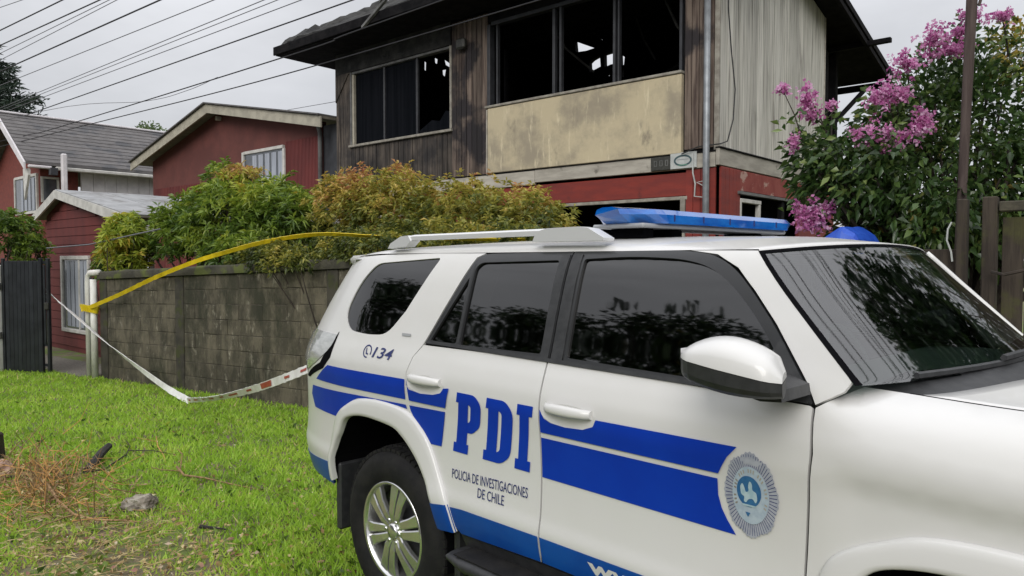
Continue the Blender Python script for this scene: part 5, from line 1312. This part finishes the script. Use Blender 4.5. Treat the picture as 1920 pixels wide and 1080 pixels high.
roadside_tree(4.6, 9.5, 8.2, 2.0, 'tall tree beyond the board fence, out of the picture on the right', .9)
roadside_tree(7.6, 7.0, 6.5, 1.9, 'second tree beyond the fence, out of the picture on the right', .8)
# conifer and hazy tree top at the left
cf = thing('conifer', 'dark conifer rising behind the long grey shingle roof at the far left', 'tree', (-37.5, 3.2, 0))
mb = MB(); mb.tube([(-37.5, 3.2, 0), (-37.5, 3.2, 13.6)], [.3, .04], 8).build('trunk', 'bark', cf, True)
Vs = []; Fs = []; As = []; off_ = 0; br = MB()
for k in range(210):
    z = 5.5+8.*(k/210.)**.9; rr_ = (13.4-z)*.66+.15; th = k*2.4
    d = np.array((math.cos(th), math.sin(th), -.12)); L_ = rr_*random.uniform(.75, 1.1); b0 = np.array((-37.5, 3.2, z))
    br.tube([b0, b0+d*L_*.5, b0+d*L_+np.array((0, 0, .12*L_))], [.05, .03, .01], 4)
    m = int(95*L_)+20; t_ = rng.uniform(.12, 1, (m, 1)); P_ = b0+d*L_*t_+rng.normal(size=(m, 3))*np.array((.16, .16, .10))*(.6+L_*.12)+np.array((0, 0, .12))*L_*t_**2
    D_ = unit(d+rng.normal(size=(m, 3))*.55+np.array((0, 0, .25)))
    V, F, a = leaves(P_, D_, .34, .07, rng.uniform(0, 1, m), droop=.1); Vs.append(V); Fs.append(F+off_); As.append(a); off_ += len(V)
link('crown', fast_mesh('crown', np.concatenate(Vs), np.concatenate(Fs), 3, np.concatenate(As)), 'needle', cf); br.build('branch', 'bark', cf)
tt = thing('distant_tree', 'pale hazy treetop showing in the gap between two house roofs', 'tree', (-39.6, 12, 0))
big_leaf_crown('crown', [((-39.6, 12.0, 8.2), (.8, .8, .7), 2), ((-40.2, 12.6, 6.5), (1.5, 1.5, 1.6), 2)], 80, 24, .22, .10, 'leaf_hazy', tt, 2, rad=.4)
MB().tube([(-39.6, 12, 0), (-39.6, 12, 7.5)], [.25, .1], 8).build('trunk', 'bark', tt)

# =================================================================== LAWN DETAIL
def inlawn(x, y): return (y < 1.10+.26*(x+8.7)-.02) & ((x > -12.2))
NB = 190000
r_ = 2.0+(14.5-2.0)*rng.uniform(0, 1, NB)**1.5; th = rng.uniform(R(-2), R(47), NB)
gx_ = 2.918-r_*np.cos(th); gy_ = -1.95+r_*np.sin(th)
ok = (gy_ < 1.10+.262*(gx_+8.7)-.03) & ~((gx_ < -8.9) & (gy_ > .2+.155*(gx_+13.5)) & (gy_ < 1.9)) & (gx_ > -12.3)
# thinner in the worn corner nearest the viewer
worn = np.clip(1.0-((gx_+1.35)**2/2.6+(gy_+.75)**2/.55), 0, 1)
nzv = np.array([noise.noise(Vector((a*1.6, b*1.6, 0))) for a, b in zip(gx_, gy_)])
nz2 = np.array([noise.noise(Vector((a*6, b*6, 4))) for a, b in zip(gx_, gy_)])
ok &= rng.uniform(0, 1, NB) > np.clip(worn*.72+.25*(nzv < -.18)*(r_ < 7.5)+.15*(nz2 < -.25), 0, .96)
gx_, gy_, r_, nzv, nz2, worn = gx_[ok], gy_[ok], r_[ok], nzv[ok], nz2[ok], worn[ok]; n = len(gx_)
hgt = (.022+.030*rng.uniform(0, 1, n)+.018*np.clip(nz2+.3, 0, 1))*(1-.3*worn); wd_ = .0035+.0006*r_
ang_ = rng.uniform(0, 2*np.pi, n); lean = rng.normal(size=(n, 2))*.55
base = np.stack([gx_, gy_, np.full(n, .002)], 1); sx = np.stack([np.cos(ang_), np.sin(ang_), np.zeros(n)], 1)*wd_[:, None]
tip = base+np.stack([lean[:, 0]*hgt, lean[:, 1]*hgt, hgt], 1)
V = np.stack([base-sx, base+sx, tip], 1).reshape(-1, 3); F = np.arange(3*n).reshape(-1, 3)
tone = np.clip(.45+.28*nzv+.20*nz2+.13*rng.normal(size=n)+.20*worn, 0, .93); tone = np.where(rng.uniform(0, 1, n) < .025+.10*worn, rng.uniform(.94, 1, n), tone)
struct(link('grass', fast_mesh('grass', V, F, 3, np.repeat(tone, 3)), 'grass_blade'), 'stuff')
# broad leaved weeds between the blades
m = 1500; r_ = 2.2+8.5*rng.uniform(0, 1, m)**1.3; th = rng.uniform(R(3), R(46), m); lx = 2.918-r_*np.cos(th); ly = -1.95+r_*np.sin(th); cl = np.array([noise.noise(Vector((a*.9, b*.9, 7))) for a, b in zip(lx, ly)])
kk = (ly < .75+.26*(lx+8.7)) & (lx > -8.6) & (cl > -.12); lx, ly = lx[kk], ly[kk]
V, F, a = rosettes(np.stack([lx, ly, rng.uniform(.012, .035, len(lx))], 1), np.tile(np.array([[0, 0, 1.]]), (len(lx), 1))+rng.normal(size=(len(lx), 3))*.15, 7, .060, .026, np.clip(rng.normal(.42, .16, len(lx)), .1, .8), spread=1., droop=.12, lift=.35)
struct(link('weeds', fast_mesh('weeds', V, F, 3, a), 'leaf_bright'), 'stuff')
# fallen leaves
m = 9000; r_ = 2.0+6.*rng.uniform(0, 1, m)**1.3; th = rng.uniform(R(2), R(46), m); lx = 2.918-r_*np.cos(th); ly = -1.95+r_*np.sin(th)
keep = rng.uniform(0, 1, m) < np.clip(.16+.95*np.exp(-((lx+1.3)**2/2.2+(ly+.75)**2/.5))+.75*np.exp(-((lx+3.2)**2/1.2+(ly+.85)**2/.2)), 0, 1)*(ly < 1.0)
lx, ly = lx[keep], ly[keep]; m = len(lx); D_ = np.stack([rng.normal(size=m), rng.normal(size=m), rng.normal(size=m)*.12], 1)
V, F, a = leaves(np.stack([lx, ly, rng.uniform(.012, .034, m)], 1), D_, .038, .022, rng.uniform(0, 1, m), fold=.15, droop=.05)
struct(link('leaf_litter', fast_mesh('leaf_litter', V, F, 3, a), 'litter_leaf'), 'stuff')
m = 1500; lx = np.concatenate([rng.normal(-3.2, .75, m//2), rng.normal(-1.6, .7, m-m//2)]); ly = np.concatenate([rng.normal(-.72, .25, m//2), rng.normal(-.75, .28, m-m//2)])
D_ = np.stack([rng.normal(size=m), rng.normal(size=m), rng.normal(size=m)*.15], 1)
V, F, a = leaves(np.stack([lx, ly, rng.uniform(.015, .045, m)], 1), D_, .12, .006, rng.uniform(.3, .8, m), fold=.1, droop=.05)
struct(link('straw', fast_mesh('straw', V, F, 3, a), 'litter_leaf'), 'stuff')
# small white clover heads
m = 420; r_ = 3.0+6*rng.uniform(0, 1, m); th = rng.uniform(R(6), R(44), m); cx_ = 2.918-r_*np.cos(th); cy_ = -1.95+r_*np.sin(th); kk = cy_ < .8+.25*(cx_+8.7); cx_, cy_ = cx_[kk], cy_[kk]; m = len(cx_)
V, F, a = leaves(np.stack([cx_, cy_, rng.uniform(.035, .06, m)], 1), rng.normal(size=(m, 3)), .012, .011, rng.uniform(.95, 1, m)); struct(link('clover_heads', fast_mesh('clover_heads', V, F, 3, a), 'litter_leaf'), 'stuff')
# heap of dry twigs
tp = thing('twig_heap', 'tangled heap of dry orange brown twigs lying on the grass at the left', 'twigs', (-3.3, -.75, 0))
mb = MB(); mo = MB()
for k in range(300):
    c = np.array((-3.25+random.gauss(0, .55), -.72+random.gauss(0, .17), .03+abs(random.gauss(0, .06)))); d = unit(np.array((random.gauss(0, 1.), random.gauss(0, .6), random.gauss(.2, .55)))); l_ = random.uniform(.08, .36)
    c[2] = max(c[2], .02); e = c+d*l_; e[2] = max(e[2], .012); mid_ = (c+e)/2+rng.normal(size=3)*.02; mid_[2] = max(mid_[2], .015)
    (mb if k % 2 else mo).tube([c, mid_, e], [.0035, .003, .0015], 4)
mb.build('twig', 'dry_twig', tp)['kind'] = 'stuff'; mo.build('twig', 'dry_orange', tp)['kind'] = 'stuff'
m = 700; P_ = np.stack([rng.normal(-3.3, .38, m), rng.normal(-.72, .12, m), np.abs(rng.normal(.05, .05, m))+.02], 1)
V, F, a = leaves(P_, rng.normal(size=(m, 3)), .05, .012, rng.uniform(0, .75, m)); link('dry_leaves', fast_mesh('dry_leaves', V, F, 3, a), 'litter_leaf', tp)['kind'] = 'stuff'
def branch(name, label, pts, r0, m, side=()):
    t = thing(name, label, 'branch', (pts[0][0], pts[0][1], 0))
    n_ = len(pts); MB().tube(pts, [r0*(1-.7*i/(n_-1)) for i in range(n_)], 6).build('main_stem', m, t, True)
    for q in side: MB().tube(q, [r0*.5, r0*.4, r0*.2][:len(q)], 5).build('side_twig', m, t, True)
branch('dry_branch', 'curved dark dry branch reaching from the twig heap towards the charred stick', [(-3.7, -.85, .04), (-3.45, -.55, .035), (-3.45, -.25, .03), (-3.75, .0, .045), (-4.05, .12, .04), (-4.4, .18, .03)], .010, 'bark', [[(-3.5, -.4, .03), (-3.8, -.3, .08), (-4.0, -.18, .06)], [(-3.9, .06, .04), (-3.7, .2, .05), (-3.5, .32, .03)]])
branch('pale_branch', 'pale forked dry branch curving over the grass below the twig heap', [(-3.05, -.72, .10), (-2.75, -.72, .05), (-2.45, -.70, .03), (-2.25, -.62, .025), (-2.1, -.50, .03), (-2.02, -.42, .02)], .011, 'dry_twig', [[(-2.6, -.71, .04), (-2.85, -.55, .09), (-3.05, -.42, .10)], [(-2.45, -.70, .03), (-2.3, -.9, .05), (-2.2, -1.05, .02)]])
branch('straw_branch', 'straw coloured dead branch lying alone on the lawn near the car', [(-3.05, .16, .05), (-2.85, .14, .03), (-2.65, .22, .035), (-2.4, .30, .03), (-2.1, .42, .02)], .011, 'dry_twig', [[(-2.98, .16, .05), (-3.1, .22, .13), (-3.15, .2, .17)], [(-2.95, .15, .04), (-3.1, .05, .04), (-3.15, .0, .06)]])
branch('thin_twig', 'thin reddish twig lying between the charred stick and the straw branch', [(-4.3, .42, .03), (-3.9, .30, .035), (-3.5, .22, .03), (-3.3, .16, .02)], .006, 'dry_orange', [[(-4.1, .36, .03), (-4.3, .25, .05)]])
branch('small_twig', 'little dark twig in the grass to the right of the stone', [(-1.66, -.20, .03), (-1.58, -.16, .035), (-1.5, -.10, .03)], .012, 'charred_stick')
ck = MB(); d = unit(np.array((-3.85+3.55, -.12+.33, 0.))); 
ck.tube([(-3.50, -.36, .03), (-3.62, -.28, .055), (-3.80, -.18, .075), (-3.93, -.08, .10)], [.030, .034, .034, .028], 7)
o = ck.build('charred_stick', 'charred_stick'); tag(o, 'short thick charred stick lying slanted on the grass', 'stick')
bm = bmesh.new(); bmesh.ops.create_icosphere(bm, subdivisions=4, radius=1)
for v in bm.verts:
    q = v.co.copy(); k = 1+.30*noise.noise(q*1.6)+.22*noise.noise(q*4.2)+.07*noise.noise(q*11)
    v.co = Vector((q.x*.115*k, q.y*.095*k, max(-.03, q.z*.075*k)))
me = bpy.data.meshes.new('stone'); bm.to_mesh(me); bm.free(); o = link('stone', me, 'stone', None, False); o.location = (-2.33, -.33, .03); o.rotation_euler = (0, 0, .8); tag(o, 'rough grey brown stone half sunk in the grass', 'stone')
bm = bmesh.new(); bmesh.ops.create_icosphere(bm, subdivisions=3, radius=1)
for v in bm.verts:
    q = v.co.copy(); k = 1+.3*noise.noise(q*1.4+Vector((5, 0, 0)))+.15*noise.noise(q*4); v.co = Vector((q.x*.13*k, q.y*.10*k, max(-.03, q.z*.10*k)))
me = bpy.data.meshes.new('stone'); bm.to_mesh(me); bm.free(); o = link('stone', me, 'pink_stone', None, False); o.location = (-3.93, -.86, .03); tag(o, 'pale pinkish stone at the left edge beside the twig heap', 'stone')
o = MB().box(-.05, .05, -.05, .05, -.05, .26, .012).build('wooden_stub', 'fence_wood'); o.location = (-4.38, -.80, 0); o.rotation_euler = (.12, .05, .5); tag(o, 'weathered wooden stub at the left edge beside the twig heap', 'stake')

# =================================================================== TAPES
def ribbon(name, label, pts, wd, m, twist, stripes=None, par=None):
    P_ = [Vector(p) for p in catmull3(pts, 14)]; rows = []; n_ = len(P_)
    for i, p in enumerate(P_):
        t = (P_[min(i+1, n_-1)]-P_[max(i-1, 0)]).normalized(); a = twist(i/(n_-1))+.22*noise.noise(Vector((i*.55, len(pts), 1)))+.12*noise.noise(Vector((i*1.7, 3, len(pts)))); up = Vector((0, 0, 1)); sd_ = t.cross(up).normalized(); v_ = sd_.cross(t)
        w_ = (v_*math.cos(a)+sd_*math.sin(a))*wd/2*(1+.22*noise.noise(Vector((i*.8, 9, len(pts))))); nn_ = t.cross(w_).normalized()*.003
        rows.append([p-w_+nn_, p+w_+nn_, p+w_-nn_, p-w_-nn_, p-w_+nn_])
    o = MB().grid(rows).build(name, m, None, False, fixn=True); tag(o, label, 'barrier tape'); 
    return o, P_, rows
def catmull3(pts, n):
    P_ = [Vector(p) for p in pts]; o = []; m = len(P_)
    for i in range(m-1):
        p0 = P_[max(i-1, 0)]; p1 = P_[i]; p2 = P_[i+1]; p3 = P_[min(i+2, m-1)]
        for k in range(n):
            t = k/n; o.append(.5*((2*p1)+(p2-p0)*t+(2*p0-5*p1+4*p2-p3)*t*t+(3*p1-p0-3*p2+p3)*t**3))
    return o+[P_[-1]]
ty = [wp(s_, o_, z) for s_, o_, z in ((-.06, -.13, 1.0), (.7, -.14, 1.20), (1.57, -.16, 1.45), (2.4, -.17, 1.655), (2.95, -.15, 1.765), (3.61, -.10, 1.885), (4.39, -.05, 1.955), (5.2, -.03, 1.92), (5.8, -.02, 1.885), (7.0, .0, 1.86))]
sm_ = sm
ribbon('yellow_tape', 'yellow barrier tape rising from the white tube over the block wall', ty, .052, 'tape_yellow', lambda t: .2+.25*math.sin(t*9)+.70*sm((t-.36)/.10))
o, *_ = ribbon('tape_knot', 'end of the yellow tape knotted round the white tube', [wp(-.30, -.10, .98), wp(-.20, -.14, 1.0), wp(-.06, -.14, .99), wp(.03, -.07, .97), wp(-.03, -.0, .96)], .10, 'tape_yellow', lambda t: .2)
tw = [(-10.02, .76, 1.21), (-9.0, .90, .88), (-7.9, 1.05, .52), (-6.6, 1.24, .15), (-5.82, 1.29, .04)]
ribbon('white_tape', 'white barrier tape sagging from the dark gate down to the grass', tw, .075, 'tape_white', lambda t: .35+.8*math.sin(t*5))
tr = [(-5.86, 1.285, .045), (-5.0, 1.14, .19), (-4.0, .95, .38), (-2.9, .75, .62), (-1.9, .55, .86), (-1.33, .44, 1.01), (-.98, .36, 1.10)]
o, P_, rows = ribbon('striped_tape', 'white barrier tape with red marks tied to the rear corner of the car', tr, .062, 'tape_white', lambda t: .3+.5*math.sin(t*6))
for a, b in ((2, 4), (7, 10), (13, 15), (18, 21), (25, 27), (30, 34), (38, 40), (44, 48), (53, 55), (60, 63), (69, 71), (76, 78)):
    q = MB(); e_ = .15 if a == 44 else .36; q.grid([[Vector(r_[0])*(1-e_)+Vector(r_[1])*e_, Vector(r_[0])*e_+Vector(r_[1])*(1-e_)] for r_ in rows[a:b+1]]); 
    qo = MB(); off3 = Vector((.0, -.004, .002)); qo.add([Vector(v)+off3 for v in q.v], q.f); qo.build('red_mark', 'tape_red', o)
o, *_ = ribbon('tape_end', 'loose white knot of tape on the dark gate leaf', [(-10.06, .70, 1.22), (-9.98, .72, 1.24), (-9.95, .74, 1.16), (-9.93, .75, 1.06)], .05, 'tape_white', lambda t: t*2)

# =================================================================== OVERHEAD LINES
def line(label, p, q, r_, m='wire', ext=(26, 22), sag=.0):
    p, q = Vector(p), Vector(q); d = (q-p).normalized(); a = p-d*ext[0]; b = q+d*ext[1]
    o = MB().tube([a+(b-a)*k/20+Vector((0, 0, -sag*(1-(2*k/20-1)**2))) for k in range(21)], r_, 5).build('overhead_cable', m)
    tag(o, label, 'cable', 'cables strung overhead along the street'); return o
line('faint grey cable cutting the top left corner, highest of all', (-15.99, 1.29, 7), (-15.15, 1.52, 7), .007, 'wire_grey')
line('thick black cable, first dark one from the top left corner', (-17.86, 1.6, 7), (-14.56, 2.12, 7), .014)
line('thick black cable, second dark one from the top left corner', (-19.29, 1.84, 7), (-14.03, 2.67, 7), .014)
line('upper of the two close thin grey cables near the top left', (-20.15, 1.98, 7), (-13.89, 2.81, 7), .008, 'wire_grey')
line('lower of the two close thin grey cables near the top left', (-20.3, 2.18, 7), (-13.8, 2.92, 7), .008, 'wire_grey')
line('thickest black cable, running down to the conifer tip', (-21.52, 2.45, 7), (-13.17, 3.56, 7), .017)
line('single thin grey cable below the thickest black one', (-22.45, 2.94, 7), (-12.41, 4.35, 7), .010, 'wire_grey')
line('topmost of three close thin cables above the gabled house', (-24.49, 3.75, 7), (-11.69, 5.09, 7), .010, 'wire_grey')
line('middle of three close thin cables above the gabled house', (-24.69, 3.87, 7), (-11.5, 5.29, 7), .009, 'wire_grey')
line('lowest of three close thin cables above the gabled house', (-24.93, 4.06, 7), (-11.16, 5.64, 7), .010, 'wire_grey')
line('dark cable that meets the top of the charred roof', (-21.88, 3.26, 6), (-7.93, 4.83, 6), .013)
def poly_line(label, pts, r_, m='wire'):
    P_ = [Vector(p) for p in pts]; P_ = [P_[0]-(P_[1]-P_[0]).normalized()*14]+P_+[P_[-1]+(P_[-1]-P_[-2]).normalized()*14]
    o = MB().tube(catmull3(P_, 5), r_, 5).build('overhead_cable', m); tag(o, label, 'cable', 'cables strung overhead along the street')
poly_line('dark cable crossing the front of the charred eaves, over the shingle roof', [(-22.8, 2.64, 5.2), (-19.89, 3.14, 5.2), (-9.0, 4.27, 5.2), (-7.46, 4.33, 5.2), (-5.07, 4.46, 5.2)], .012)
poly_line('lowest dark cable, crossing just above the left burnt window', [(-18.27, 3.19, 5.0), (-11.97, 4.13, 5.0), (-8.22, 4.58, 5.0), (-3.77, 4.98, 5.0)], .011)
o = MB().tube(catmull3([(-30, .6, 5.4), (-17.51, 2.35, 5.2), (-14.72, 3.71, 5.2), (-13.0, 4.0, 5.2), (-11.5, 4.03, 5.22)], 6), .006, 5).build('overhead_cable', 'wire_grey'); tag(o, 'faint branch cable joining a darker one above the gabled house', 'cable', 'cables strung overhead along the street')
o = MB().tube([(-13.2, 5.75, 4.97), (-12.35, 6.0, 5.0), (-10.91, 6.3, 5.0), (-10.3, 6.42, 5.0)], .006, 5).build('overhead_cable', 'wire_grey'); tag(o, 'short faint cable meeting the left corner of the burnt house', 'cable', 'cables strung overhead along the street')
